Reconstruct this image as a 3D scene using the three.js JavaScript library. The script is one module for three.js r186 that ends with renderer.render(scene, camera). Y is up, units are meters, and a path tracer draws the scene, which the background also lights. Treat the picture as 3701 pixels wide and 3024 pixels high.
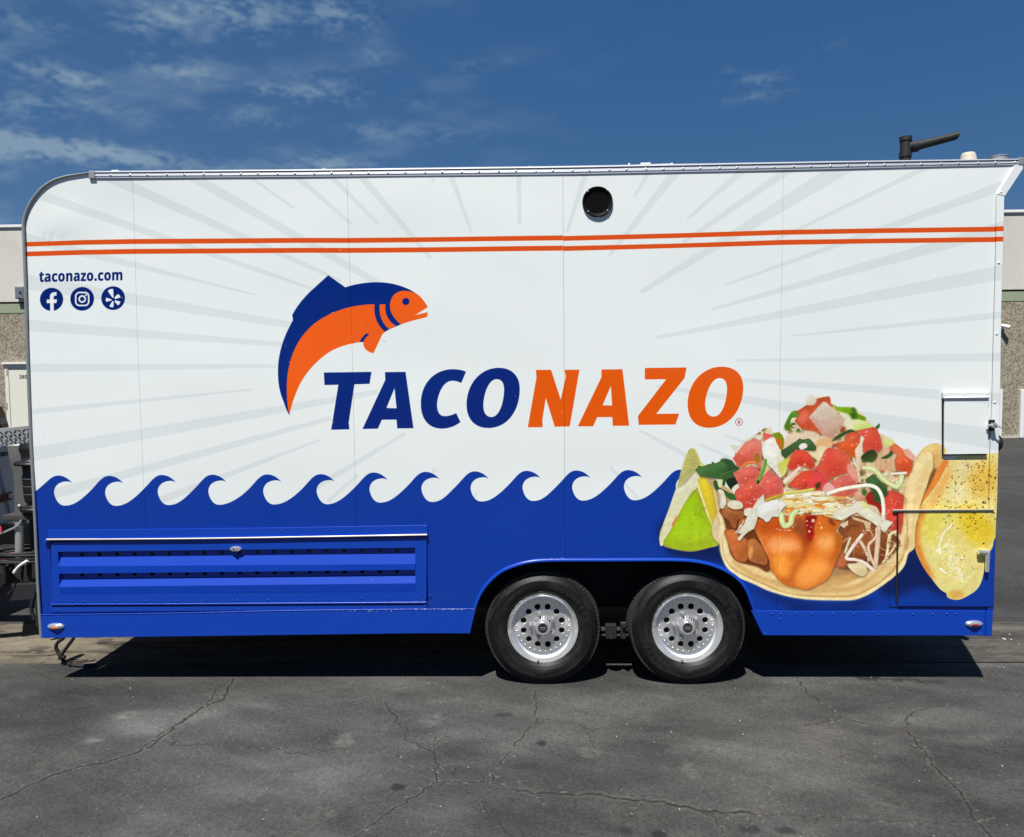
import * as THREE from 'three';
import { mergeGeometries } from 'three/addons/utils/BufferGeometryUtils.js';
import { RoundedBoxGeometry } from 'three/addons/geometries/RoundedBoxGeometry.js';
import { FontLoader } from 'three/addons/loaders/FontLoader.js';
import { TextGeometry } from 'three/addons/geometries/TextGeometry.js';

// ---------------------------------------------------------------- camera, sky, sun, exposure
const scene = new THREE.Scene();
const PW = 3701, PH = 3024, FOC = 2787;               // pixels of the photograph, focal length in those pixels
const DIST = 4.74, EYE = 1.96;                        // metres from the trailer side (z = 0), height of the lens
const camera = new THREE.PerspectiveCamera(2 * Math.atan(PH / 2 / FOC) * 180 / Math.PI, PW / PH, 0.05, 900);
camera.rotation.order = 'YXZ';
camera.position.set(0, EYE, DIST);
camera.rotation.set(-0.0575, 0.0250, -0.0098);
camera.updateProjectionMatrix();
camera.updateMatrixWorld(true);

const SUN = new THREE.Vector3(-0.165, 1, 0.5).normalize();
const sun = new THREE.DirectionalLight(new THREE.Color(1, 0.965, 0.91), 5);
sun.name = 'sun';
sun.position.copy(SUN).multiplyScalar(30);
sun.castShadow = true;
sun.shadow.mapSize.set(4096, 4096);
Object.assign(sun.shadow.camera, { left: -9, right: 9, top: 9, bottom: -9, near: 1, far: 70 });
scene.add(sun, sun.target);

const renderer = new THREE.WebGLRenderer({ antialias: true });
renderer.toneMapping = THREE.LinearToneMapping;
renderer.toneMappingExposure = 1.3;
renderer.shadowMap.enabled = true;

// ---------------------------------------------------------------- numbers
function rng(seed) { let s = seed | 0; return () => { s = (s + 0x6d2b79f5) | 0; let t = Math.imul(s ^ (s >>> 15), 1 | s); t = (t + Math.imul(t ^ (t >>> 7), 61 | t)) ^ t; return ((t ^ (t >>> 14)) >>> 0) / 4294967296; }; }
const lerp = (a, b, t) => a + (b - a) * t, clamp = (x, a = 0, b = 1) => Math.min(b, Math.max(a, x));
const sstep = (a, b, x) => { const t = clamp((x - a) / (b - a)); return t * t * (3 - 2 * t); };
function hash(x, y, s = 0) { let h = Math.imul(x | 0, 374761393) + Math.imul(y | 0, 668265263) + Math.imul(s, 974711); h = Math.imul(h ^ (h >>> 13), 1274126177); return ((h ^ (h >>> 16)) >>> 0) / 4294967296; }
function vnoise(x, y, s = 0) {
  const ix = Math.floor(x), iy = Math.floor(y), fx = x - ix, fy = y - iy, u = fx * fx * (3 - 2 * fx), v = fy * fy * (3 - 2 * fy);
  return lerp(lerp(hash(ix, iy, s), hash(ix + 1, iy, s), u), lerp(hash(ix, iy + 1, s), hash(ix + 1, iy + 1, s), u), v);
}
function fbm(x, y, oct = 4, s = 0) { let a = 0.5, t = 0, n = 0; for (let i = 0; i < oct; i++) { t += a * vnoise(x, y, s + i); n += a; a *= 0.5; x = x * 2.03 + 7.1; y = y * 2.03 + 3.7; } return t / n; }

// a ray through a pixel of the photograph, met with a plane of the place (to find where a thing stands)
const tmp = new THREE.Vector3();
function ray(u, v) { return tmp.set(u / PW * 2 - 1, 1 - v / PH * 2, 0.5).unproject(camera).sub(camera.position).normalize().clone(); }
function at(u, v, z = 0) { const r = ray(u, v), t = (z - DIST) / r.z; return new THREE.Vector3(camera.position.x + r.x * t, EYE + r.y * t, z); }
function onX(u, v, x) { const r = ray(u, v), t = (x - camera.position.x) / r.x; return new THREE.Vector3(x, EYE + r.y * t, DIST + r.z * t); }
function ground(u, v, y = 0) { const r = ray(u, v), t = (y - EYE) / r.y; return new THREE.Vector3(camera.position.x + r.x * t, y, DIST + r.z * t); }
const pxm = (px, z = 0) => px * (DIST - z + 0.09) / FOC;   // about how many metres a number of photo pixels is at depth z

// ---------------------------------------------------------------- sky
function makeSky() {
  const W = 4096, H = 2048, data = new Float32Array(W * H * 4), deg = 180 / Math.PI;
  const place = (u, v) => { const r = ray(u, v); return [Math.atan2(r.x, -r.z) * deg, Math.asin(r.y) * deg]; };
  // cloud banks: where they stand in the sky, their extent in degrees, how thick they are
  const bank = (u, v, ra, re, d) => [...place(u, v), ra, re, d];
  const banks = [
    bank(180, 530, 6, 0.75, 1), bank(-160, 510, 5, 0.9, 0.9), bank(540, 580, 4, 0.45, 0.55), bank(1190, 600, 3.6, 0.75, 0.75),
    bank(640, 60, 2.6, 1.2, 0.7), bank(900, 40, 3, 1.3, 0.75), bank(1170, 45, 1.5, 1.1, 0.65), bank(1300, 55, 1.8, 1, 0.5), bank(100, 90, 2.2, 0.7, 0.5), bank(480, 75, 1.5, 0.8, 0.45),
    bank(130, 245, 2.6, 0.7, 0.55), bank(240, 280, 1.7, 0.5, 0.5), bank(600, 235, 2.2, 0.8, 0.55), bank(700, 270, 1.8, 0.5, 0.45), bank(340, 310, 1.2, 0.4, 0.45),
    bank(1130, 320, 2, 0.9, 0.6), bank(950, 320, 1.4, 0.5, 0.5), bank(1270, 335, 1.6, 0.7, 0.4), bank(1350, 205, 1.3, 0.8, 0.4), bank(300, 385, 5, 0.7, 0.4), bank(60, 390, 2.2, 0.6, 0.5),
    bank(930, 430, 3, 0.7, 0.35), bank(1340, 475, 1.7, 0.6, 0.5), bank(1560, 485, 2.6, 0.6, 0.35), bank(1760, 470, 1.5, 0.5, 0.25), bank(1520, 360, 2.2, 0.6, 0.25), bank(1700, 250, 1.6, 0.6, 0.3), bank(1860, 215, 1.1, 0.5, 0.2),
    bank(2740, 285, 1.7, 0.45, 0.5), bank(2640, 262, 0.5, 0.35, 0.3), bank(2720, 352, 2.3, 0.3, 0.42), bank(3010, 170, 1.6, 0.5, 0.12),
  ];
  for (let j = 0; j < H; j++) {
    const el = (0.5 - (j + 0.5) / H) * -180;       // row 0 is the lowest (v = 0)
    const e = Math.max(el, 0), cy = Math.sin(Math.max(el, 0.5) / deg);
    // clear air: deep blue above, paler towards the horizon
    const t = Math.pow(clamp(1 - e / 90), 1), h1 = Math.pow(t, 11), h2 = Math.pow(t, 3.2);
    const base = [0.026 + 0.022 * h2 + 0.15 * h1, 0.082 + 0.065 * h2 + 0.16 * h1, 0.235 + 0.13 * h2 + 0.10 * h1];
    for (let i = 0; i < W; i++) {
      const o = (j * W + i) * 4;
      const th = ((i + 0.5) / W - 0.5) * 2 * Math.PI, x = Math.cos(th), z = Math.sin(th), az = Math.atan2(x, -z) * deg;
      let r = base[0], g = base[1], b = base[2];
      if (el > 0) {
        const west = sstep(14, -30, az) * sstep(-160, -120, az);            // thin veil on one side of the sky
        const px = x / (cy + 0.12), pz = z / (cy + 0.12);
        const warp = fbm(px * 3 + 11, pz * 3, 3, 5) * 0.6;
        const wisp = fbm(px * 5.5 + warp, pz * 9 + warp, 5, 20);
        let veil = west * (0.1 + 0.62 * sstep(0.45, 0.8, wisp)) * sstep(55, 20, el);
        let bankd = 0;
        if (el < 45) {
          if (az > -110 && az < 80) for (const k of banks) {
            const dx = (az - k[0]) / k[2], dy = (el - k[1]) / k[3], q = dx * dx + dy * dy;
            if (q < 6) bankd += k[4] * Math.exp(-q * 0.9);
          }
          const on = sstep(-42, -75, az) * sstep(-160, -120, az); if (on > 0) bankd += on * 0.8 * sstep(45, 28, el) * sstep(0.5, 0.75, fbm(px * 1.2, pz * 1.2, 4, 77));
        }
        let d = veil * 0.42;
        if (bankd > 0.01) {
          const fine = fbm(az * 0.75 + warp * 2, el * 2.2 + warp, 5, 40), puff = fbm(az * 2.3 + 3 + fine * 2, el * 4.8, 4, 60);
          d += clamp(bankd * sstep(0.33, 0.74, fine * 0.5 + puff * 0.5 + (bankd - 0.5) * 0.16) * 1.1) * 0.72;
        }
        d = clamp(d, 0, 0.85);
        const c = [0.44, 0.51, 0.60];
        r = lerp(r, c[0], d * 0.62); g = lerp(g, c[1], d * 0.62); b = lerp(b, c[2], d * 0.62);
      } else { r = 0.10; g = 0.11; b = 0.12; }
      data[o] = r * 0.68; data[o + 1] = g * 0.77; data[o + 2] = b * 0.745; data[o + 3] = 1;
    }
  }
  const t = new THREE.DataTexture(data, W, H, THREE.RGBAFormat, THREE.FloatType);
  t.mapping = THREE.EquirectangularReflectionMapping;
  t.magFilter = THREE.LinearFilter; t.minFilter = THREE.LinearFilter;
  t.needsUpdate = true;
  return t;
}
const sky = makeSky();
scene.background = sky;
scene.environment = sky;

// ---------------------------------------------------------------- names, parts, materials
const taken = new Map();
function numbered(name) { const n = taken.get(name) ?? 0; taken.set(name, n + 1); return n ? `${name}_${String(n).padStart(3, '0')}` : name; }
function shade(m) { m.castShadow = m.receiveShadow = true; return m; }
function thing(name, label, category, x = 0, y = 0, z = 0, group) {
  const o = new THREE.Group(); o.name = numbered(name); o.position.set(x, y, z); o.userData = { label, category };
  if (group) o.userData.group = group;
  scene.add(o); o.updateMatrixWorld(true); return o;
}
function structure(name, geo, mat) { const m = shade(new THREE.Mesh(geo, mat)); m.name = numbered(name); m.userData = { kind: 'structure' }; scene.add(m); return m; }
// geometry is given in world metres; the part is hung under its parent at the right place
function part(name, parent, geo, mat, label) {
  const m = shade(new THREE.Mesh(Array.isArray(geo) ? join(geo) : geo, mat)); m.name = name;
  if (label) m.userData.label = label;
  const w = parent.getWorldPosition(new THREE.Vector3());
  m.position.set(-w.x, -w.y, -w.z);
  parent.add(m); m.updateMatrixWorld(true);
  return m;
}
function partGroup(name, parent, x, y, z) { const g = new THREE.Group(); g.name = name; const w = parent.getWorldPosition(new THREE.Vector3()); g.position.set(x - w.x, y - w.y, z - w.z); parent.add(g); g.updateMatrixWorld(true); return g; }
function stuff(m) { m.userData.kind = 'stuff'; return m; }
function join(list) {
  const gs = list.map((g) => { const n = g.index ? g.toNonIndexed() : g.clone(); for (const k of Object.keys(n.attributes)) if (!['position', 'normal', 'uv'].includes(k)) n.deleteAttribute(k); if (!n.attributes.uv) n.setAttribute('uv', new THREE.BufferAttribute(new Float32Array(n.attributes.position.count * 2), 2)); return n; });
  return mergeGeometries(gs);
}
const box = (x0, x1, y0, y1, z0, z1, r = 0) => {
  const w = x1 - x0, h = y1 - y0, d = z1 - z0, g = r ? new RoundedBoxGeometry(w, h, d, 2, Math.min(r, w / 2.01, h / 2.01, d / 2.01)) : new THREE.BoxGeometry(w, h, d);
  return g.translate((x0 + x1) / 2, (y0 + y1) / 2, (z0 + z1) / 2);
};
const tube = (pts, r, seg = 40, rad = 10, closed = false) => new THREE.TubeGeometry(new THREE.CatmullRomCurve3(pts, closed), seg, r, rad, closed);
function rod(a, b, r0, r1 = r0, rad = 20, open = false) {
  const d = b.clone().sub(a), g = new THREE.CylinderGeometry(r1, r0, d.length(), rad, 1, open);
  g.applyQuaternion(new THREE.Quaternion().setFromUnitVectors(new THREE.Vector3(0, 1, 0), d.clone().normalize()));
  return g.translate((a.x + b.x) / 2, (a.y + b.y) / 2, (a.z + b.z) / 2);
}
// a flat plate with a thickness, cut from an outline in the x-y plane, its front at z
function plate(pts, z, thick, holes = [], bevel = 0) {
  const s = new THREE.Shape(pts.map((p) => new THREE.Vector2(p.x, p.y)));
  for (const h of holes) { const p = new THREE.Path(); p.absellipse(h.x, h.y, h.rx, h.ry ?? h.rx, 0, Math.PI * 2, true); s.holes.push(p); }
  const g = new THREE.ExtrudeGeometry(s, { depth: thick - bevel, bevelEnabled: bevel > 0, bevelThickness: bevel, bevelSize: bevel * 0.7, bevelOffset: -bevel * 0.7, bevelSegments: 2, curveSegments: 16 });
  return g.translate(0, 0, z - thick + (bevel ? 0 : 0));
}
const V = (x, y, z) => new THREE.Vector3(x, y, z);
const std = (o) => new THREE.MeshPhysicalMaterial({ side: THREE.DoubleSide, ...o });
const lin = (r, g, b) => new THREE.Color().setRGB(r, g, b);
const srgb = (r, g, b) => new THREE.Color().setRGB(r / 255, g / 255, b / 255, THREE.SRGBColorSpace);
function canvasOf(w, h) { const c = document.createElement('canvas'); c.width = w; c.height = h; return c; }
function texOf(c, colour = true, repeat = false) { const t = new THREE.CanvasTexture(c); if (colour) t.colorSpace = THREE.SRGBColorSpace; t.magFilter = THREE.LinearFilter; t.wrapS = t.wrapT = repeat ? THREE.RepeatWrapping : THREE.ClampToEdgeWrapping; t.anisotropy = 8; return t; }
function noiseTex(w, h, f, colour = true, repeat = true) {  // f(x, y) gives [r, g, b] 0..255
  const c = canvasOf(w, h), x = c.getContext('2d'), im = x.createImageData(w, h);
  for (let j = 0; j < h; j++) for (let i = 0; i < w; i++) { const p = f(i, j), o = (j * w + i) * 4; im.data[o] = p[0]; im.data[o + 1] = p[1]; im.data[o + 2] = p[2]; im.data[o + 3] = 255; }
  x.putImageData(im, 0, 0); return texOf(c, colour, repeat);
}
// noise that wraps, for textures that repeat
function tileNoise(x, y, n, s) { const ix = Math.floor(x), iy = Math.floor(y), fx = x - ix, fy = y - iy, u = fx * fx * (3 - 2 * fx), v = fy * fy * (3 - 2 * fy), m = (k) => ((k % n) + n) % n; return lerp(lerp(hash(m(ix), m(iy), s), hash(m(ix + 1), m(iy), s), u), lerp(hash(m(ix), m(iy + 1), s), hash(m(ix + 1), m(iy + 1), s), u), v); }
function tileFbm(u, v, n, oct, s) { let a = 0.5, t = 0, w = 0; for (let i = 0; i < oct; i++) { t += a * tileNoise(u * n, v * n, n, s + i); w += a; a *= 0.55; n *= 2; } return t / w; }

// ---------------------------------------------------------------- the print on the trailer side
// Frames in which the artwork was measured: x, y of a frame -> pixel of the photograph -> metres on the side.
const Z1 = [50, 580, 0.5], Z2 = [1000, 580, 0.5], Z3 = [1950, 580, 0.5], Z4 = [2600, 580, 0.5], Z5 = [50, 1400, 0.5], Z6 = [1000, 1400, 0.5], Z7 = [1950, 1400, 0.5];
const T1 = [2350, 1400, 0.25], T2 = [2800, 1400, 0.25], T3 = [2550, 1760, 0.25], T4 = [2900, 1760, 0.25], FR = [3250, 1580, 0.35714], SRC = [0, 0, 1];
const SPLIT = at(2037, 1300).x, ART_TOP = at(2000, 560).y + 0.03, ART_LOW = at(1800, 2330).y;
function sheet(x0, x1) {
  const k = 2047 / (x1 - x0), w = 2048, h = Math.min(2048, Math.ceil((ART_TOP - ART_LOW) * k)), c = canvasOf(w, h);
  return { c, x: c.getContext('2d'), x0, x1, k, w, h };
}
const leftSheet = sheet(at(60, 700).x - 0.02, SPLIT + 0.02), rightSheet = sheet(SPLIT - 0.02, at(3720, 600).x);
let S = leftSheet;
const to = (f, x, y) => { const p = at(f[0] + x * f[2], f[1] + y * f[2]); return [(p.x - S.x0) * S.k, (ART_TOP - p.y) * S.k]; };
function trace(f, d) {                                   // an outline such as 'M 1 2 L 3 4 C ... Z'
  const c = S.x; c.beginPath();
  const t = d.trim().split(/[\s,]+/); let i = 0, op = '';
  const n = () => to(f, +t[i++], +t[i++]);
  while (i < t.length) {
    if (/[A-Z]/.test(t[i])) op = t[i++];
    if (op === 'Z') { c.closePath(); continue; }
    if (op === 'M') { c.moveTo(...n()); op = 'L'; } else if (op === 'L') c.lineTo(...n()); else if (op === 'Q') { const a = n(), b = n(); c.quadraticCurveTo(...a, ...b); } else if (op === 'C') { const a = n(), b = n(), e = n(); c.bezierCurveTo(...a, ...b, ...e); }
  }
}
const css = (c, a = 1) => `rgba(${c[0] | 0},${c[1] | 0},${c[2] | 0},${a})`;
function shape(f, d, col) { trace(f, d); S.x.fillStyle = css(col); S.x.fill('evenodd'); }
function quad(col, ...p) { S.x.beginPath(); for (let i = 0; i < 8; i += 2) { const q = to(SRC, p[i], p[i + 1]); i ? S.x.lineTo(...q) : S.x.moveTo(...q); } S.x.closePath(); S.x.fillStyle = css(col); S.x.fill(); }
function local(f, x, y, fn) {                            // draw in a frame's own pixels about (x, y)
  const o = to(f, x, y), a = to(f, x + 10, y), b = to(f, x, y + 10), c = S.x;
  c.save(); c.setTransform((a[0] - o[0]) / 10, (a[1] - o[1]) / 10, (b[0] - o[0]) / 10, (b[1] - o[1]) / 10, o[0], o[1]); fn(c); c.restore();
}
// food: outlines through points, straight (poly) or smooth (blob); a fill is a colour or [colour, colour, x0, y0, x1, y1]
function paintFill(f, fill) {
  if (typeof fill[0] === 'number') return css(fill);
  const [a, b, x0, y0, x1, y1] = fill, p = to(f, x0, y0), q = to(f, x1, y1), g = S.x.createLinearGradient(...p, ...q);
  g.addColorStop(0, css(a)); g.addColorStop(1, css(b)); return g;
}
function way(f, pts, smooth) {
  const c = S.x, p = []; for (let i = 0; i < pts.length; i += 2) p.push(to(f, pts[i], pts[i + 1]));
  c.beginPath();
  if (!smooth) { p.forEach((q, i) => (i ? c.lineTo(...q) : c.moveTo(...q))); c.closePath(); return; }
  const n = p.length, k = 0.17; c.moveTo(...p[0]);
  for (let i = 0; i < n; i++) { const a = p[(i + n - 1) % n], b = p[i], d = p[(i + 1) % n], e = p[(i + 2) % n]; c.bezierCurveTo(b[0] + (d[0] - a[0]) * k, b[1] + (d[1] - a[1]) * k, d[0] - (e[0] - b[0]) * k, d[1] - (e[1] - b[1]) * k, ...d); }
  c.closePath();
}
let artRand = rng(5);
function piece(f, pts, fill, { smooth = true, blur = 0, alpha = 1, mottle = 0, dark, light, edge, wet = 0, vol = mottle && blur < 4 ? 1 : 0, drop = mottle && blur < 4 ? 0.5 : 0 } = {}) {
  if (!wet && !smooth && mottle && Array.isArray(fill[0]) && fill[0][0] > 205 && fill[0][1] < 135) wet = 6;
  const c = S.x; c.save(); c.globalAlpha = alpha;
  if (drop) { c.save(); c.globalCompositeOperation = 'source-atop'; c.shadowColor = css([62, 24, 8], drop); c.shadowBlur = 9; c.shadowOffsetX = 2; c.shadowOffsetY = 5; way(f, pts, smooth); c.fillStyle = css([62, 24, 8]); c.fill(); c.restore(); }
  if (blur) c.filter = `blur(${blur}px)`;
  way(f, pts, smooth); c.fillStyle = paintFill(f, fill); c.fill(); c.filter = 'none';
  if (edge || mottle || wet || vol) {
    way(f, pts, smooth); c.clip();
    let xs = [], ys = []; for (let i = 0; i < pts.length; i += 2) { const q = to(f, pts[i], pts[i + 1]); xs.push(q[0]); ys.push(q[1]); }
    const x0 = Math.min(...xs), x1 = Math.max(...xs), y0 = Math.min(...ys), y1 = Math.max(...ys);
    const one = Array.isArray(fill[0]) ? fill[0] : fill;
    if (!smooth && mottle) for (let i = 0; i < 4; i++) {          // cut faces catch the studio light differently in the printed picture
      const a = artRand() * 6.3, mx = lerp(x0, x1, 0.3 + artRand() * 0.4), my = lerp(y0, y1, 0.3 + artRand() * 0.4), L = 400, up = i % 2;
      c.fillStyle = css(one.map((q) => clamp(q * (up ? 1.12 : 0.72) + (up ? 22 : 0), 0, 255)), 0.2); c.beginPath(); c.moveTo(mx, my); c.lineTo(mx + Math.cos(a) * L, my + Math.sin(a) * L); c.lineTo(mx + Math.cos(a + 1.2) * L, my + Math.sin(a + 1.2) * L); c.closePath(); c.fill();
    }
    const n = mottle * (x1 - x0) * (y1 - y0) / 240;
    for (let i = 0; i < n; i++) {
      const x = lerp(x0, x1, artRand()), y = lerp(y0, y1, artRand()), r = 1.2 + artRand() ** 2.5 * 16, up = artRand() < 0.5;
      c.fillStyle = css((up ? light : dark) ?? one.map((q) => clamp(q * (up ? 1.2 : 0.68) + (up ? 14 : 0), 0, 255)), 0.03 + artRand() * 0.09);
      c.beginPath(); c.ellipse(x, y, r, r * (0.35 + artRand() * 0.5), artRand() * 3.1, 0, 6.3); c.fill();
    }
    if (vol) {                                               // rounded form, as the food photographer lit it: darker below right, paler above left
      const b = clamp(0.2 * Math.min(x1 - x0, y1 - y0), 3, 30);
      for (const [col, a, s] of [[one.map((q, i) => q * (one[0] + one[1] + one[2] > 540 ? [0.82, 0.74, 0.56] : [0.52, 0.36, 0.32])[i]), 0.62 * vol, -1], [one.map((q) => Math.min(255, q * 1.12 + 34)), 0.6 * vol, 1]]) {
        c.save(); c.shadowColor = css(col, a); c.shadowBlur = b * 1.5; c.shadowOffsetX = s * b * 0.28 + 9000; c.shadowOffsetY = s * b * 0.42; c.lineWidth = b * 0.8; c.strokeStyle = '#000'; c.translate(-9000, 0); way(f, pts, smooth); c.stroke(); c.restore();
      }
    }
    for (let i = 0; i < wet; i++) {                       // small white glints printed on the wet pieces
      let x = lerp(x0, x1, 0.15 + artRand() * 0.7), y = lerp(y0, y1, 0.15 + artRand() * 0.7);
      c.strokeStyle = css([255, 232, 222], 0.35 + artRand() * 0.5); c.lineWidth = 0.8 + artRand() * 2; c.lineCap = 'round'; c.beginPath(); c.moveTo(x, y);
      for (let j = 0; j < 3; j++) { x += (artRand() - 0.4) * 9; y += (artRand() - 0.5) * 8; c.lineTo(x, y); } c.stroke();
    }
    if (edge) { way(f, pts, smooth); c.strokeStyle = css(edge, 0.22); for (const w of [8, 5, 2.5]) { c.lineWidth = w; c.stroke(); } }
  }
  c.restore();
}
function strand(f, pts, width, col, o = {}) {
  const c = S.x, run = (w, s) => { c.beginPath(); const p = []; for (let i = 0; i < pts.length; i += 2) p.push(to(f, pts[i], pts[i + 1])); c.moveTo(...p[0]); for (let i = 0; i < p.length - 1; i++) { const a = p[Math.max(0, i - 1)], b = p[i], d = p[i + 1], e = p[Math.min(p.length - 1, i + 2)], k = 0.17; c.bezierCurveTo(b[0] + (d[0] - a[0]) * k, b[1] + (d[1] - a[1]) * k, d[0] - (e[0] - b[0]) * k, d[1] - (e[1] - b[1]) * k, ...d); } c.lineWidth = w; c.strokeStyle = s; c.stroke(); };
  const u = Math.abs(to(f, 100, 0)[0] - to(f, 0, 0)[0]) / 100;
  c.save(); c.lineCap = o.cap ?? 'round'; c.lineJoin = 'round'; if (o.blur) c.filter = `blur(${o.blur}px)`; c.globalAlpha = o.alpha ?? 1;
  if (!o.flat) run(width * u, css(col.map((q) => q * 0.78)));
  c.translate(o.flat ? 0 : -1, o.flat ? 0 : -1.2); run(width * u * (o.flat ? 1 : 0.8), css(col));
  if (!o.flat) { c.translate(-0.8, -1); run(width * u * 0.28, css(col.map((q) => Math.min(255, q * 1.08 + 6)), 0.8)); }
  c.restore();
}
function flecks(f, x0, y0, x1, y1, n, col, smin, smax, inside) {
  const c = S.x; c.save(); if (inside) { way(f, inside, true); c.clip(); }
  for (let i = 0; i < n; i++) {
    const [x, y] = to(f, lerp(x0, x1, artRand()), lerp(y0, y1, artRand())), s = lerp(smin, smax, artRand() ** 1.6), e = 0.7 + artRand() * 0.6;
    c.fillStyle = css(col.map((q) => q * e), 0.6 + artRand() * 0.4); c.beginPath(); c.ellipse(x, y, s, s * (0.3 + artRand() * 0.5), artRand() * 3.1, 0, 6.3); c.fill();
  }
  c.restore();
}

const NAVY = [0, 35, 116], ORANGE = [238, 93, 4], ORANGE2 = [226, 87, 0], STRIPE = [217, 79, 6], BLUE = [10, 54, 150], WHITE = [229, 234, 231], RAY = [216, 222, 220];
function drawRays() {
  const R = (...p) => quad(RAY, ...p);
  R(157, 691, 142, 722, 1125, 1047, 1131, 1038); R(444, 640, 348, 640, 1232, 1021, 1236, 1011); R(745, 647, 675, 647, 1350, 1027, 1372, 1012);
  R(905, 647, 925, 647, 1070, 750, 1063, 757); R(1065, 645, 1098, 645, 1277, 808, 1270, 815); R(1192, 645, 1218, 645, 1372, 806, 1364, 813);
  R(1295, 645, 1330, 645, 1562, 927, 1552, 938); R(1553, 636, 1566, 636, 1574, 657, 1565, 660); R(1621, 636, 1641, 636, 1711, 840, 1701, 844);
  R(1866, 630, 1884, 630, 1885, 808, 1871, 808); R(2106, 625, 2128, 625, 2055, 841, 2044, 837); R(2335, 625, 2354, 625, 2295, 716, 2286, 711);
  R(2417, 625, 2460, 625, 2207, 927, 2197, 921); R(2662, 618, 2700, 618, 2487, 796, 2480, 790); R(2828, 612, 2880, 612, 2475, 880, 2462, 872);
  R(2983, 612, 3090, 612, 2320, 1062, 2311, 1050); R(3320, 608, 3364, 608, 2808, 870, 2800, 863); R(3665, 638, 3665, 676, 2620, 1034, 2618, 1027);
  R(3625, 798, 3625, 848, 2573, 1123, 2572, 1112); R(3622, 957, 3622, 1010, 2373, 1227, 2372, 1214); R(3618, 1126, 3618, 1150, 2863, 1216, 2863, 1211);
  R(3614, 1274, 3614, 1306, 2665, 1307, 2664, 1299); R(2690, 1366, 2690, 1380, 3612, 1462, 3612, 1420); R(2372, 1389, 2372, 1400, 3610, 1628, 3610, 1552);
  R(2315, 1551, 2311, 1560, 2481, 1655, 2483, 1637); R(2530, 1601, 2526, 1609, 2640, 1660, 2646, 1650); R(2617, 1568, 2614, 1574, 2690, 1604, 2694, 1592);
  R(2209, 1684, 2201, 1692, 2300, 1800, 2312, 1800); R(1462, 1561, 1468, 1571, 1148, 1768, 1140, 1748); R(1290, 1712, 1298, 1718, 1190, 1815, 1180, 1808);
  R(1568, 1690, 1580, 1698, 1568, 1712, 1560, 1705); R(1718, 1776, 1728, 1780, 1722, 1802, 1711, 1798); R(915, 1404, 915, 1410, 90, 1501, 90, 1479);
  R(90, 1619, 90, 1672, 1366, 1424, 1366, 1406); R(90, 1793, 90, 1833, 1200, 1517, 1197, 1502); R(1160, 1584, 1163, 1591, 560, 1830, 560, 1800);
  R(80, 838, 80, 876, 929, 1069, 932, 1065); R(80, 989, 80, 1042, 1040, 1184, 1050, 1162); R(80, 1153, 80, 1195, 1020, 1253, 1022, 1236);
  R(80, 1313, 80, 1346, 1003, 1328, 1003, 1317); R(1380, 1227, 1397, 1229, 1397, 1239, 1380, 1237);
}
function drawStripes() {
  const run = (up, lo) => { S.x.beginPath(); up.forEach((p, i) => (i ? S.x.lineTo(...to(SRC, ...p)) : S.x.moveTo(...to(SRC, ...p)))); for (const p of [...lo].reverse()) S.x.lineTo(...to(SRC, ...p)); S.x.closePath(); S.x.fillStyle = css(STRIPE); S.x.fill(); };
  run([[70, 875], [300, 867], [482, 863], [1112, 860], [1260, 860], [1600, 857], [2034, 851]], [[70, 891.5], [300, 884], [482, 881], [1112, 877.5], [1260, 878], [1600, 874], [2034, 869]]);
  run([[70, 910], [300, 902.5], [482, 899], [1112, 896], [1260, 896], [1600, 893.5], [2034, 888]], [[70, 927], [300, 920], [482, 917], [1112, 913.5], [1260, 914], [1600, 911], [2034, 906]]);
  run([[2035, 853.5], [2450, 843], [2830, 831], [3150, 825.5], [3640, 818.5]], [[2035, 871], [2450, 860], [2830, 848.5], [3150, 842.5], [3640, 836.5]]);
  run([[2035, 890], [2450, 880], [2830, 867], [3150, 862.5], [3640, 855.5]], [[2035, 907.5], [2450, 896], [2830, 885], [3150, 879.5], [3640, 873.5]]);
}
function drawWaves() {
  const tips = [[261.5, 1745], [446.5, 1746], [636, 1743], [818.5, 1742], [1017, 1741], [1210, 1740], [1401.5, 1734], [1589, 1731.5], [1766.5, 1730], [1954, 1728], [2133.5, 1727], [2320.5, 1725.5], [2508, 1724]];
  let d = 'M 60 2400 L 60 1820 L 127 1776 ';
  tips.forEach(([x, y], i) => {
    const p = (a, b) => `${(x + a).toFixed(1)} ${(y + b).toFixed(1)} `;
    if (i) d += 'C ' + `${tips[i - 1][0] + 8} ${tips[i - 1][1] + 82} ` + p(-150, 58) + p(-116, 24);
    d += 'C ' + p(-90, -2) + p(-77, -27) + p(-50.5, -27) + 'C ' + p(-29, -27) + p(-11, -14) + p(0, 0) + 'C ' + p(-7, -5) + p(-16, -6.5) + p(-24, -5.5) + 'C ' + p(-52, -3) + p(-66.5, 14) + p(-65.5, 37) + 'C ' + p(-62.5, 53) + p(-52, 82) + p(-26.5, 82);
  });
  shape(SRC, d + 'L 2700 1806 L 3800 1806 L 3800 2400 Z', BLUE);
}
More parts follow.
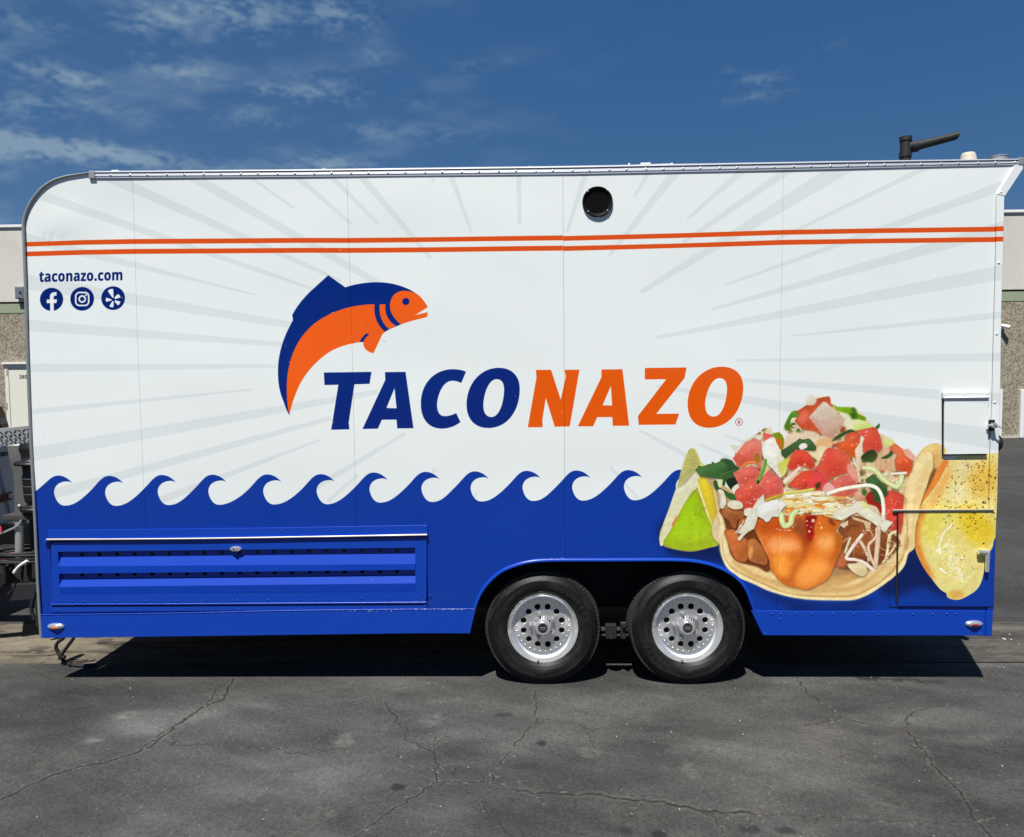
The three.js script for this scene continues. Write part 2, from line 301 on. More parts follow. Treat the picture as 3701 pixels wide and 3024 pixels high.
function drawLogo() {
  // leaping fish
  shape(Z2, 'M 374 829 L 497 916 C 580 890 660 878 745 880 C 870 884 975 930 1037 982 L 1000 1090 L 900 1184 L 813 1221 L 785 1238 L 700 1200 L 660 1040 L 400 1100 L 140 1380 L 94 1840 C 75 1810 62 1770 50 1736 C 26 1680 14 1620 12 1560 C 5 1420 40 1290 119 1152 L 113 1117 C 140 1065 175 1015 240 950 Z', NAVY);
  shape(Z2, 'M 94 1840 C 80 1780 72 1680 76 1600 C 85 1440 140 1290 270 1180 C 400 1080 560 1040 710 1039 C 701 1100 715 1180 785 1238 L 765 1256 L 700 1393 C 655 1384 622 1352 627 1312 L 600 1312 L 547 1322 C 470 1340 420 1360 380 1385 C 270 1460 190 1560 150 1660 C 120 1730 105 1790 94 1840 Z', ORANGE);
  shape(Z2, 'M 600 1312 C 610 1285 630 1262 652 1248 L 671 1258 C 650 1270 635 1290 628 1312 Z', NAVY);
  shape(Z2, 'M 747 1039 L 788 1039 C 780 1100 800 1155 865 1196 L 815 1220 C 760 1175 738 1110 747 1039 Z', ORANGE);
  shape(Z2, 'M 900 1184 C 840 1140 812 1080 822 1030 C 832 960 890 938 930 942 C 980 945 1010 960 1035 980 C 1060 1005 1080 1035 1094 1060 L 1003 1117 L 1093 1096 L 1089 1131 C 1020 1148 950 1165 900 1184 Z', ORANGE);
  local(Z2, 935, 1019, (c) => { c.fillStyle = css(NAVY); c.beginPath(); c.arc(0, 0, 26, 0, 7); c.fill(); });
  // the name in slanted capitals
  const L = (d, c) => shape(SRC, d, c);
  L('M 1171 1346 L 1343 1343.5 L 1336.5 1386.5 L 1281.5 1388.5 L 1261 1527.5 L 1264 1551 L 1198 1552.5 L 1223.5 1390 L 1173.5 1391 Z', NAVY);
  L('M 1392 1344.5 L 1466 1343.5 L 1495 1547 L 1436.5 1547.5 L 1434 1516 L 1381 1516.5 L 1366.5 1548.5 L 1311 1549.5 L 1393 1372.5 Z M 1426.5 1402.5 L 1434 1475 L 1397.5 1474 Z', NAVY);
  L('M 1684.5 1342.5 L 1667.5 1383.5 C 1650 1376 1640 1375 1632 1376 C 1600 1378 1580 1430 1580 1465 C 1581 1492 1592 1504 1609 1503.5 C 1622 1503 1635 1499 1649 1492.5 L 1664.5 1525 C 1645 1540 1622 1548.5 1597.5 1548.5 C 1550 1548 1521.5 1515 1521.5 1458 C 1522 1385 1570 1334 1637.5 1334 C 1655 1334 1670 1337 1684.5 1342.5 Z', NAVY);
  L('M 1802.5 1329 C 1850 1329 1878.5 1358 1878.5 1405 C 1878 1490 1830 1546.5 1765 1546.5 C 1714 1546.5 1686.5 1512 1686.5 1462 C 1687 1385 1738 1329 1802.5 1329 Z M 1795 1370 C 1813 1370 1822 1383 1822 1408 C 1821 1455 1805 1506.5 1776 1506.5 C 1757 1506.5 1747 1490 1747 1465 C 1748 1425 1765 1370 1795 1370 Z', NAVY);
  L('M 1937 1336.5 L 1991.5 1336 L 2026.5 1444 L 2045 1360 L 2039.5 1336.5 L 2094 1335.5 L 2059 1540.5 L 2005 1541.5 L 1972.5 1437.5 L 1960 1517.5 L 1961 1543.5 L 1907.5 1543.5 L 1939 1364 Z', ORANGE2);
  L('M 2173.5 1335 L 2249 1334 L 2273.5 1538 L 2214.5 1538.5 L 2213 1507 L 2158 1507 L 2143.5 1540 L 2088 1540.5 L 2173.5 1362.5 Z M 2207.5 1394 L 2212 1465 L 2177.5 1464.5 Z', ORANGE2);
  L('M 2330 1329.5 L 2481 1327.5 L 2473.5 1366 L 2371.5 1495 L 2454 1494.5 L 2441 1533.5 L 2308 1535 L 2305.5 1502.5 L 2407.5 1370 L 2330 1371 Z', ORANGE2);
  L('M 2607.5 1325 C 2656 1325 2686 1352 2686 1398 C 2685 1486 2630 1545.5 2562.5 1545.5 C 2512 1545.5 2485 1512 2485 1460 C 2486 1383 2540 1325 2607.5 1325 Z M 2600 1366 C 2618 1366 2627.5 1380 2627.5 1405 C 2626 1452 2609 1505 2579 1505 C 2559 1505 2548 1488 2548 1462 C 2549 1423 2570 1366 2600 1366 Z', ORANGE2);
  local(SRC, 2670.5, 1524.5, (c) => { c.strokeStyle = c.fillStyle = css([170, 62, 50]); c.lineWidth = 2.2; c.beginPath(); c.arc(0, 0, 12.6, 0, 7); c.stroke(); c.font = 'bold 19px sans-serif'; c.textAlign = 'center'; c.fillText('R', 0, 7); });
  // address and three round emblems
  const INK = [0, 28, 104];
  local(Z1, 180, 876, (c) => { c.transform(1, -0.021, 0, 1, 0, 0); c.font = 'bold 100px sans-serif'; const w = c.measureText('taconazo.com').width; c.scale(608 / w, 1.06); c.fillStyle = c.strokeStyle = css(INK); c.lineWidth = 3.4; c.lineJoin = 'round'; c.fillText('taconazo.com', 0, 0); c.strokeText('taconazo.com', 0, 0); });
  for (const [x, y, r] of [[272, 1003, 84], [493, 999, 86], [717, 994, 86]]) local(Z1, x, y, (c) => { c.fillStyle = css(INK); c.beginPath(); c.arc(0, 0, r, 0, 7); c.fill(); });
  shape(Z1, 'M 262 1090 L 262 1030 L 237 1030 L 237 1004 L 260 1004 L 260 985 C 260 960 275 949 308 950 L 308 975 C 293 974 287 978 287 990 L 287 1004 L 311 1002 L 307 1029 L 288 1030 L 288 1090 Z', WHITE);
  local(Z1, 493, 1000, (c) => { c.strokeStyle = c.fillStyle = css(WHITE); c.lineWidth = 11; c.beginPath(); c.roundRect(-47, -47, 94, 94, 28); c.stroke(); c.beginPath(); c.arc(0, 0, 22, 0, 7); c.stroke(); c.beginPath(); c.arc(27, -28, 6.5, 0, 7); c.fill(); });
  shape(Z1, 'M 680 940 C 690 928 705 926 718 928 L 720 985 C 720 994 713 994 710 988 L 681 948 Z M 727 988 L 750 965 C 760 966 771 980 770 989 L 735 1000 C 728 1000 725 994 727 988 Z M 735 1010 L 768 1018 C 773 1023 762 1042 752 1046 L 729 1021 C 727 1014 730 1010 735 1010 Z M 710 1018 L 690 1050 C 696 1062 716 1062 720 1058 L 721 1021 C 720 1014 714 1013 710 1018 Z M 703 1002 L 668 990 C 662 998 662 1014 667 1020 L 702 1012 C 708 1010 708 1004 703 1002 Z', WHITE);
}
function drawLime() {
  const skin = [1078, 455, 1105, 437, 1135, 455, 1165, 530, 1200, 570, 1215, 640, 1262, 680, 1290, 860, 1310, 1000, 1305, 1128, 1220, 1162, 1100, 1187, 980, 1172, 890, 1142, 866, 1110, 873, 1040, 910, 950, 960, 810, 1000, 690, 1040, 570];
  piece(Z7, skin, [[212, 216, 128], [200, 206, 120], 1080, 440, 1150, 1180], { mottle: 0.6 });
  piece(Z7, [1000, 700, 1060, 655, 1150, 590, 1165, 680, 1120, 745, 1050, 840, 960, 1010, 890, 1140, 868, 1112, 890, 1000, 930, 890], [[224, 224, 186], [214, 218, 160], 1050, 650, 900, 1100], { mottle: 1 });
  piece(Z7, [1060, 480, 1110, 450, 1150, 540, 1120, 600, 1040, 690, 1000, 700], [[206, 212, 112], [214, 220, 140], 1080, 450, 1020, 700], { alpha: 0.8, mottle: 0.7 });
  piece(Z7, [1160, 640, 1245, 660, 1285, 860, 1303, 1090, 1250, 990, 1200, 870, 1150, 760], [[232, 204, 40], [222, 196, 60], 1200, 650, 1280, 1050], { mottle: 0.8 });
  strand(Z7, [1145, 700, 1190, 840, 1240, 980, 1292, 1110], 20, [236, 222, 130]);
  strand(Z7, [1250, 680, 1285, 850, 1305, 1010], 18, [240, 216, 150]);
  piece(Z7, [1120, 740, 1150, 780, 1200, 905, 1250, 1010, 1298, 1122, 1220, 1158, 1100, 1181, 980, 1165, 897, 1124, 950, 1030, 1010, 910, 1060, 820], [[152, 194, 10], [186, 214, 40], 1000, 820, 1230, 1150], { mottle: 1.3, dark: [110, 160, 0], light: [200, 222, 60], edge: [130, 160, 10] });
  flecks(Z7, 1120, 860, 1200, 960, 26, [60, 84, 14], 1, 3.4); flecks(Z7, 1000, 860, 1260, 1150, 40, [70, 100, 14], 0.6, 2);
  piece(Z7, [960, 980, 990, 932, 998, 938, 975, 985, 960, 1005], [226, 120, 86]);
}
function drawFillet() {
  piece(FR, [165, 215, 210, 150, 270, 92, 340, 62, 400, 64, 440, 90, 457, 130, 447, 180, 452, 230, 500, 240, 480, 330, 420, 470, 340, 600, 230, 700, 130, 700, 90, 500, 100, 400, 130, 270], [[232, 198, 124], [208, 158, 92], 250, 70, 330, 600], { mottle: 0.8 });
  piece(FR, [230, 300, 300, 180, 400, 120, 440, 200, 400, 330, 330, 450, 260, 560, 220, 500], [212, 166, 98], { blur: 12, alpha: 0.75 });
  piece(FR, [345, 330, 380, 320, 350, 430, 300, 520, 265, 555, 290, 470], [120, 74, 28], { blur: 5 });
  strand(FR, [470, 270, 400, 400, 330, 540, 250, 680, 180, 820], 90, [226, 130, 54], { blur: 3, flat: true });
  const f = [520, 235, 600, 196, 700, 179, 830, 171, 920, 166, 1000, 176, 1030, 400, 1010, 980, 965, 1002, 940, 1040, 925, 1110, 880, 1190, 850, 1300, 820, 1440, 770, 1530, 690, 1590, 600, 1632, 520, 1632, 470, 1605, 460, 1570, 400, 1530, 310, 1420, 220, 1290, 150, 1130, 140, 1000, 150, 850, 210, 700, 300, 580, 400, 440, 470, 310];
  piece(FR, f, [[234, 216, 134], [230, 220, 138], 700, 180, 600, 1600], { mottle: 0.5 });
  const c = S.x; c.save(); way(FR, f, true); c.clip();
  const soft = (p, col, b = 14, a = 0.85) => piece(FR, p, col, { blur: b, alpha: a });
  soft([140, 1000, 150, 850, 230, 700, 260, 760, 200, 950, 220, 1150, 330, 1400, 300, 1430, 200, 1280, 140, 1120], [222, 120, 30], 10, 0.95);
  soft([300, 640, 480, 330, 560, 260, 520, 420, 400, 620, 300, 760], [228, 160, 76], 14);
  soft([700, 330, 860, 260, 980, 300, 960, 520, 820, 620, 700, 520], [226, 182, 70], 20);
  soft([230, 820, 420, 720, 620, 800, 560, 1000, 330, 1080, 230, 1000], [226, 212, 76], 22);
  soft([600, 700, 800, 740, 950, 900, 900, 1080, 700, 1060, 600, 900], [226, 190, 24], 20);
  soft([380, 860, 520, 800, 640, 1000, 650, 1300, 560, 1480, 420, 1380, 370, 1080], [230, 214, 122], 16);
  soft([520, 500, 640, 440, 700, 560, 620, 680, 520, 620], [232, 220, 170], 14, 0.8);
  soft([560, 250, 700, 220, 760, 320, 640, 400, 560, 340], [226, 208, 156], 14, 0.8);
  soft([480, 1560, 600, 1540, 640, 1610, 520, 1634], [224, 170, 78], 6);
  for (let i = 0; i < 900; i++) { const x = lerp(150, 1000, artRand()), y = lerp(180, 1620, artRand()), [px, py] = to(FR, x, y), r = 2 + artRand() * 9; c.fillStyle = css([[236, 224, 150], [214, 170, 60], [240, 232, 190], [220, 150, 60]][artRand() * 4 | 0], 0.06 + artRand() * 0.16); c.beginPath(); c.ellipse(px, py, r, r * 0.55, artRand() * 3, 0, 7); c.fill(); }
  // glints of oil
  for (let i = 0; i < 190; i++) { const t = artRand(), x = lerp(400, 620, t) + (artRand() - 0.5) * 150, y = lerp(930, 1470, artRand() * 0.4 + t * 0.6), [px, py] = to(FR, x, y); c.strokeStyle = css([252, 250, 236], 0.4 + artRand() * 0.55); c.lineWidth = 1 + artRand() * 3.5; c.lineCap = 'round'; c.beginPath(); c.moveTo(px, py); c.quadraticCurveTo(px + (artRand() - 0.5) * 16, py + artRand() * 12, px + (artRand() - 0.5) * 18, py + (artRand() - 0.2) * 20); c.stroke(); }
  strand(FR, [520, 880, 430, 970, 392, 1080, 400, 1180], 14, [250, 248, 234], { flat: true }); strand(FR, [400, 1320, 460, 1370], 18, [252, 250, 236], { flat: true });
  c.restore();
  flecks(FR, 480, 190, 1000, 900, 230, [70, 46, 18], 1.1, 5.2, f); flecks(FR, 640, 240, 1000, 760, 60, [62, 40, 16], 1.2, 5.6, f); flecks(FR, 150, 560, 520, 860, 40, [70, 46, 20], 1, 4); flecks(FR, 380, 900, 880, 1480, 46, [84, 58, 22], 1, 4.6, f);
}
function drawTaco() {
  // heap behind everything
  piece(T2, [-250, 660, -110, 590, 0, 650, 130, 570, 240, 360, 330, 340, 450, 260, 480, 150, 790, 140, 820, 230, 910, 280, 1150, 290, 1310, 430, 1420, 560, 1530, 680, 1640, 720, 1850, 890, 2040, 1020, 1990, 1150, 1930, 1280, 1880, 1500, 1860, 1700, 1500, 2400, -700, 2300, -800, 1700, -620, 1400, -560, 1150, -560, 900], [[226, 208, 172], [214, 182, 132], 800, 200, 600, 1700], { mottle: 0.6 });
  const heap = [-250, 660, -80, 560, 20, 660, 140, 580, 250, 380, 340, 360, 470, 280, 800, 240, 910, 300, 1140, 310, 1300, 450, 1410, 580, 1510, 690, 1630, 740, 1840, 910, 2010, 1040, 1960, 1150, 1900, 1280, 1850, 1500, 1830, 1700, 1500, 2200, -700, 2200, -780, 1700, -600, 1400, -500, 1150, -520, 900];
  // loose bits between the larger pieces: shreds, onion, dark hollows
  S.x.save(); way(T2, heap, true); S.x.clip();
  for (let i = 0; i < 900; i++) {
    const t = artRand(), x = lerp(2610, 3310, artRand()), y = lerp(1470, 1860, artRand());
    const a = artRand() * 6.3, l = 6 + artRand() * 26, kind = artRand();
    if (kind < 0.3) piece(SRC, [x, y, x + l * 0.6, y - l * 0.3, x + l, y + l * 0.2, x + l * 0.4, y + l * 0.5], [126 - t * 50, 62, 28], { blur: 3, alpha: 0.55 });
    else if (kind < 0.75) strand(SRC, [x, y, x + Math.cos(a) * l, y + Math.sin(a) * l * 0.7, x + Math.cos(a + 0.5) * l * 1.8, y + Math.sin(a + 0.5) * l * 1.4], 4 + artRand() * 5, [[238, 228, 200], [222, 216, 160], [232, 206, 170], [214, 200, 130]][artRand() * 4 | 0], { alpha: 0.85 });
    else piece(SRC, [x, y, x + l * 0.7, y - l * 0.2, x + l * 0.9, y + l * 0.5, x + l * 0.1, y + l * 0.6], [[222, 88, 54], [226, 150, 120], [70, 104, 44], [232, 220, 200]][artRand() * 4 | 0], { smooth: false, mottle: 0.8 });
  }
  S.x.restore();
  // folded corn tortilla
  const shell = [2572, 1740, 2583, 1800, 2594, 1860, 2604, 1912, 2603, 1967, 2607, 1999, 2615, 2027, 2631, 2055, 2657, 2077, 2682, 2093, 2730, 2112, 2770, 2132, 2812, 2145, 2863, 2158, 2925, 2166, 3025, 2169, 3075, 2168, 3115, 2158, 3150, 2141, 3187, 2116, 3220, 2090, 3250, 2060, 3267, 2035, 3277, 2000, 3300, 1977, 3302, 1935, 3306, 1895, 3316, 1858, 3326, 1822, 3338, 1785, 3350, 1755, 3360, 1720, 3372, 1690, 3370, 1640, 3345, 1628, 3326, 1640, 3312, 1662, 3297, 1690, 3282, 1722, 3270, 1768, 3258, 1840, 3252, 1890, 3246, 1935, 3220, 1990, 3150, 2050, 3000, 2080, 2800, 2040, 2690, 2010, 2640, 1960, 2618, 1890, 2600, 1800];
  piece(SRC, shell, [[244, 224, 164], [234, 200, 134], 2600, 1800, 2900, 2170], { mottle: 0.9, light: [246, 230, 176], dark: [206, 156, 84], edge: [214, 170, 98] });
  strand(SRC, [2608, 1930, 2612, 1990, 2625, 2026, 2650, 2055, 2690, 2078, 2760, 2110, 2830, 2140, 2900, 2152, 3020, 2156, 3090, 2150, 3150, 2122, 3205, 2082, 3245, 2030, 3268, 1990, 3278, 1940], 7, [186, 136, 70], { flat: true, blur: 1.4, alpha: 0.75 });
  for (const [w, a] of [[15, 0.35], [9, 0.5]]) strand(SRC, [2606, 1900, 2606, 1975, 2612, 2006, 2632, 2048, 2660, 2071, 2730, 2107, 2820, 2143, 2920, 2161, 3030, 2164, 3100, 2158, 3180, 2112, 3240, 2062, 3262, 2030, 3272, 1990], w, [252, 238, 186], { flat: true, blur: 2.5, alpha: a });
  strand(SRC, [2650, 2030, 2720, 2075, 2800, 2105, 2900, 2130, 3010, 2132, 3090, 2122, 3150, 2085, 3200, 2040], 16, [206, 158, 92], { flat: true, blur: 6, alpha: 0.7 });
  strand(SRC, [3274, 1800, 3272, 1860, 3274, 1920, 3262, 1985], 6, [200, 154, 90], { flat: true, blur: 1.5, alpha: 0.7 });
  strand(SRC, [3340, 1650, 3318, 1690, 3300, 1760, 3290, 1840, 3284, 1920], 10, [240, 220, 160], { flat: true, blur: 2, alpha: 0.7 });
  piece(SRC, [2672, 2022, 2740, 2050, 2800, 2075, 2900, 2120, 3000, 2125, 3080, 2100, 3150, 2060, 3170, 2040, 3120, 2030, 3000, 2000, 2760, 2010], [[176, 118, 62], [214, 168, 102], 2900, 2030, 2900, 2120], { blur: 6, alpha: 0.9 });
  flecks(SRC, 2610, 1960, 3260, 2160, 40, [150, 104, 54], 0.8, 2.4, shell);
  // filling inside the shell
  piece(T3, [210, 310, 260, 450, 300, 610, 330, 830, 380, 1000, 500, 1090, 740, 1150, 940, 1180, 960, 400, 560, 240], [110, 54, 24], { blur: 3 });
  piece(T3, [230, 330, 330, 260, 500, 300, 560, 370, 540, 450, 470, 480, 440, 590, 380, 580, 330, 480, 260, 430], [[176, 102, 50], [142, 76, 34], 380, 290, 420, 580], { mottle: 1.2, edge: [92, 42, 18] });
  piece(T3, [470, 590, 500, 480, 590, 450, 680, 560, 640, 660, 480, 680], [[190, 106, 46], [160, 82, 34], 540, 460, 560, 660], { mottle: 1 });
  piece(T3, [270, 640, 350, 612, 430, 622, 470, 690, 590, 750, 640, 900, 600, 1060, 520, 1080, 430, 1040, 370, 930, 320, 790], [[214, 112, 50], [186, 98, 44], 330, 640, 560, 1060], { mottle: 1.3, edge: [130, 62, 24] });
  piece(T3, [600, 790, 700, 740, 800, 830, 850, 920, 900, 1050, 870, 1130, 740, 1105, 640, 1065, 606, 960], [[190, 112, 56], [156, 88, 38], 640, 800, 840, 1120], { mottle: 2, light: [232, 172, 96], dark: [120, 60, 22], edge: [108, 54, 20] });
  piece(T3, [620, 960, 660, 850, 690, 900, 670, 1000, 640, 1040], [232, 168, 92], { blur: 3, alpha: 0.8 });
  piece(T4, [520, 620, 640, 470, 800, 420, 1050, 540, 1180, 650, 1250, 640, 1390, 780, 1290, 980, 1130, 1100, 1000, 1160, 760, 1180, 600, 1180, 470, 1110, 540, 860, 590, 720], [[136, 72, 34], [122, 62, 30], 800, 450, 900, 1150], { mottle: 1.4, light: [176, 100, 50], edge: [88, 40, 16] });
  piece(T4, [700, 640, 900, 560, 1050, 660, 1040, 860, 880, 980, 700, 900], [160, 88, 42], { blur: 8, alpha: 0.8 });
  piece(T4, [480, 1080, 560, 900, 640, 1060, 600, 1150, 500, 1160], [186, 104, 62], { blur: 4, mottle: 1 });
  // upper heap: peppers, tomatoes, onions
  piece(T2, [150, 610, 128, 580, 240, 360, 350, 348, 335, 430, 245, 450, 232, 600, 300, 640], [[84, 140, 34], [66, 116, 22], 240, 360, 180, 620], { blur: 1.5 });
  piece(T2, [0, 640, 120, 560, 160, 640, 240, 690, 150, 800, 60, 720], [236, 234, 226], { blur: 4 });
  piece(T2, [330, 340, 450, 262, 560, 230, 600, 168, 790, 125, 815, 240, 850, 290, 700, 215, 505, 420, 690, 690, 560, 630, 400, 600, 290, 480, 350, 410], [[196, 78, 36], [214, 66, 36], 640, 150, 500, 600], { mottle: 1, blur: 1.5, smooth: false });
  piece(T2, [350, 420, 440, 330, 500, 420, 420, 520, 330, 480], [232, 116, 92], { blur: 7, alpha: 0.8 });
  piece(T2, [440, 180, 490, 98, 560, 118, 610, 172, 570, 250, 460, 246], [[234, 230, 216], [206, 196, 170], 470, 110, 560, 250], { blur: 2 });
  piece(T2, [200, 680, 420, 640, 600, 650, 640, 740, 580, 830, 330, 790, 130, 860], [226, 202, 170], { blur: 5 });
  piece(T2, [640, 760, 860, 720, 900, 780, 760, 860, 640, 880, 600, 830], [226, 176, 122], { blur: 5 });
  piece(T2, [820, 228, 910, 280, 1150, 290, 1200, 372, 1322, 432, 1312, 494, 1200, 465, 1090, 445, 1060, 385, 900, 335], [[132, 172, 20], [104, 150, 18], 900, 280, 1300, 470], { blur: 1.5, smooth: false });
  piece(T2, [1090, 380, 1150, 360, 1195, 380, 1190, 440, 1110, 460], [54, 98, 22], { blur: 5 }); piece(T2, [1110, 300, 1160, 300, 1180, 350, 1140, 360], [50, 100, 40], { blur: 4 });
  piece(T2, [950, 390, 1080, 400, 1110, 460, 1170, 500, 1150, 610, 1060, 620, 980, 520], [226, 222, 186], { blur: 4 });
  piece(T2, [1150, 480, 1270, 476, 1425, 562, 1400, 590, 1166, 622], [[222, 226, 160], [200, 212, 110], 1200, 480, 1240, 610], { blur: 1.5 });
  piece(T2, [1450, 575, 1522, 514, 1524, 560, 1498, 605], [52, 104, 32], { smooth: false });
  piece(T2, [700, 205, 740, 210, 1020, 462, 1000, 530, 905, 640, 852, 742, 715, 700, 495, 430], [[220, 206, 186], [188, 148, 124], 720, 220, 830, 720], { smooth: false, blur: 1.6 });
  piece(T2, [500, 430, 560, 430, 740, 640, 850, 730, 715, 702], [206, 150, 130], { smooth: false, blur: 4, alpha: 0.8 });
  piece(T2, [940, 640, 980, 560, 1030, 590, 1000, 650], [150, 60, 24], { blur: 4 });
  piece(T2, [890, 705, 1030, 625, 1120, 608, 1180, 650, 1060, 665, 950, 730, 830, 780], [54, 76, 36], { blur: 2 });
  piece(T2, [1500, 700, 1580, 690, 1650, 830, 1720, 980, 1740, 1200, 1500, 1180, 1400, 1050, 1380, 940, 1520, 880], [[222, 186, 150], [206, 164, 122], 1560, 700, 1560, 1150], { blur: 4, mottle: 1 });
  for (let i = 0; i < 9; i++) strand(T2, [1440 + i * 34, 1000 + (i % 3) * 30, 1424 + i * 36, 1190], 12, i % 2 ? [190, 148, 106] : [236, 206, 168], { flat: true, blur: 3, alpha: 0.6 });
  piece(T2, [1170, 630, 1425, 574, 1482, 590, 1522, 700, 1556, 870, 1500, 930, 1420, 890, 1330, 950, 1280, 930, 1235, 800], [[226, 84, 60], [214, 56, 40], 1240, 620, 1480, 900], { smooth: false, mottle: 1, blur: 1 });
  piece(T2, [1030, 690, 1085, 660, 1180, 655, 1240, 800, 1200, 1010, 1090, 1010, 1050, 950, 910, 880, 905, 810, 1020, 765], [[226, 84, 50], [222, 92, 16], 1100, 660, 1120, 1000], { mottle: 1, wet: 6, blur: 1 });
  piece(T2, [1250, 1000, 1330, 930, 1425, 900, 1490, 970, 1450, 1060, 1380, 1085, 1270, 1040], [[44, 44, 28], [64, 92, 34], 1330, 930, 1400, 1080], { blur: 2 });
  piece(T2, [1540, 1020, 1640, 960, 1700, 890, 1728, 884, 1700, 980, 1620, 1030], [54, 82, 44], { blur: 1.5 });
  piece(T2, [1720, 800, 1850, 890, 2000, 1052, 1984, 1180, 1920, 1290, 1850, 1215, 1750, 1195, 1740, 1050, 1775, 965, 1660, 905], [[232, 108, 66], [222, 68, 18], 1760, 820, 1860, 1200], { smooth: false, blur: 1.5, mottle: 0.7 });
  piece(T2, [1850, 890, 1940, 888, 2040, 1005, 2000, 1062, 1890, 980], [228, 168, 148], { smooth: false, blur: 1.5 });
  piece(T2, [1580, 725, 1650, 718, 1730, 790, 1660, 862, 1590, 830], [[222, 220, 160], [200, 208, 110], 1620, 730, 1640, 850], { blur: 2 });
  // left part of the heap
  piece(T1, [1145, 845, 1190, 830, 1290, 850, 1330, 780, 1450, 715, 1560, 680, 1620, 712, 1600, 765, 1380, 785, 1240, 955], [[222, 220, 204], [204, 202, 184], 1200, 840, 1560, 720], { smooth: false, mottle: 0.6 });
  piece(T1, [1760, 680, 1870, 650, 1935, 750, 1920, 900, 1885, 900, 1800, 740], [[124, 154, 26], [150, 120, 20], 1830, 660, 1900, 880]);
  piece(T1, [1800, 742, 1890, 750, 1886, 890, 1850, 860], [226, 98, 26], { smooth: false }); piece(T1, [1630, 643, 1790, 700, 1720, 765, 1635, 790], [[222, 86, 80], [226, 110, 96], 1640, 650, 1700, 780], { smooth: false });
  piece(T1, [1500, 725, 1570, 760, 1612, 820, 1600, 1160, 1500, 1080, 1400, 1092, 1290, 1172, 1188, 1030, 1240, 955, 1370, 800], [[238, 130, 112], [216, 54, 28], 1560, 780, 1330, 1120], { smooth: false, mottle: 1, edge: [238, 140, 120] });
  piece(T1, [1500, 1000, 1540, 940, 1580, 1000, 1570, 1090, 1510, 1070], [156, 112, 26], { blur: 2 });
  piece(T1, [780, 1290, 940, 1320, 1050, 1400, 1160, 1500, 1200, 1640, 1120, 1736, 990, 1736, 930, 1500], [196, 164, 112], { blur: 2 });
  piece(T1, [1100, 1330, 1230, 1280, 1295, 1400, 1210, 1490, 1130, 1430], [18, 38, 22], { blur: 1 });
  piece(T1, [650, 1190, 690, 1160, 700, 1128, 740, 1140, 780, 1135, 830, 1110, 890, 1100, 888, 1066, 940, 1096, 1000, 1070, 1020, 1040, 1100, 1030, 1180, 1050, 1230, 1125, 1290, 1170, 1220, 1290, 1050, 1340, 900, 1308, 800, 1292, 730, 1290, 680, 1230], [[66, 116, 52], [44, 82, 40], 760, 1130, 1220, 1240], { smooth: false, mottle: 1.4, edge: [40, 72, 30] });
  piece(T1, [1020, 1040, 1110, 1030, 1230, 1120, 1270, 1180, 1130, 1200, 1100, 1110], [44, 74, 44], { blur: 4, alpha: 0.8 });
  strand(T1, [1000, 1290, 1100, 1230, 1230, 1190], 8, [120, 156, 104], { flat: true, alpha: 0.6 });
  piece(T1, [940, 1350, 1040, 1330, 1060, 1400, 1000, 1440, 950, 1410], [224, 222, 176], { blur: 1 });
  strand(T1, [940, 1370, 970, 1460, 1080, 1520, 1240, 1620], 60, [46, 86, 36]); strand(T1, [1080, 1300, 1060, 1400], 44, [46, 86, 34]);
  piece(T1, [1090, 1540, 1180, 1530, 1270, 1610, 1220, 1640, 1120, 1600], [52, 98, 42]);
  piece(T1, [980, 1490, 1060, 1510, 1100, 1650, 1060, 1720, 1000, 1730, 1010, 1620], [228, 222, 194], { mottle: 1 }); piece(T1, [1110, 1680, 1200, 1640, 1300, 1660, 1330, 1750, 1180, 1740], [226, 214, 184], { mottle: 1 });
  piece(T1, [1185, 1450, 1290, 1380, 1320, 1440, 1230, 1540, 1195, 1520], [228, 222, 206]);
  piece(T1, [1780, 715, 1830, 800, 1885, 900, 1945, 1000, 1940, 1040, 1885, 1095, 1900, 1285, 1860, 1290, 1780, 1190, 1660, 1060, 1615, 900, 1640, 790], [[238, 238, 230], [222, 220, 204], 1700, 760, 1860, 1280], { mottle: 1.2, light: [250, 250, 244], dark: [196, 198, 180], edge: [206, 206, 190] });
  piece(T1, [1870, 1100, 2030, 1010, 2000, 1140, 1960, 1240, 1910, 1270], [[208, 206, 80], [218, 212, 130], 1900, 1080, 1960, 1240], { mottle: 0.5 });
  strand(T1, [1340, 1150, 1400, 1090, 1515, 1078], 40, [236, 124, 64]);
  piece(T1, [1195, 1230, 1350, 1162, 1460, 1130, 1535, 1150, 1582, 1230, 1560, 1330, 1430, 1345, 1290, 1425], [[230, 104, 90], [226, 82, 66], 1250, 1180, 1480, 1360], { smooth: false, mottle: 0.8, edge: [238, 140, 120] });
  piece(T1, [1580, 1330, 1720, 1190, 1900, 1330, 1922, 1440, 1905, 1550, 1830, 1562, 1680, 1642, 1610, 1500], [[232, 104, 92], [222, 80, 64], 1720, 1200, 1780, 1620], { smooth: false, mottle: 0.7, edge: [238, 140, 124] });
  piece(T1, [1300, 1430, 1430, 1335, 1540, 1370, 1620, 1480, 1645, 1560, 1520, 1680, 1490, 1760, 1330, 1760, 1222, 1540], [[228, 92, 70], [214, 58, 40], 1380, 1380, 1460, 1740], { mottle: 1, wet: 34 });
  strand(T1, [1665, 1055, 1640, 1180, 1600, 1270, 1560, 1370], 46, [104, 158, 46]); piece(T1, [1540, 1340, 1580, 1350, 1570, 1390, 1545, 1390], [30, 66, 24]);
  // middle of the heap
  piece(T2, [60, 1100, 230, 1010, 180, 1140, 130, 1260, 90, 1270], [[206, 204, 74], [216, 212, 130], 90, 1080, 150, 1240]);
  piece(T2, [500, 920, 620, 860, 740, 860, 700, 1000, 640, 1060, 560, 1010], [230, 212, 164], { blur: 3 });
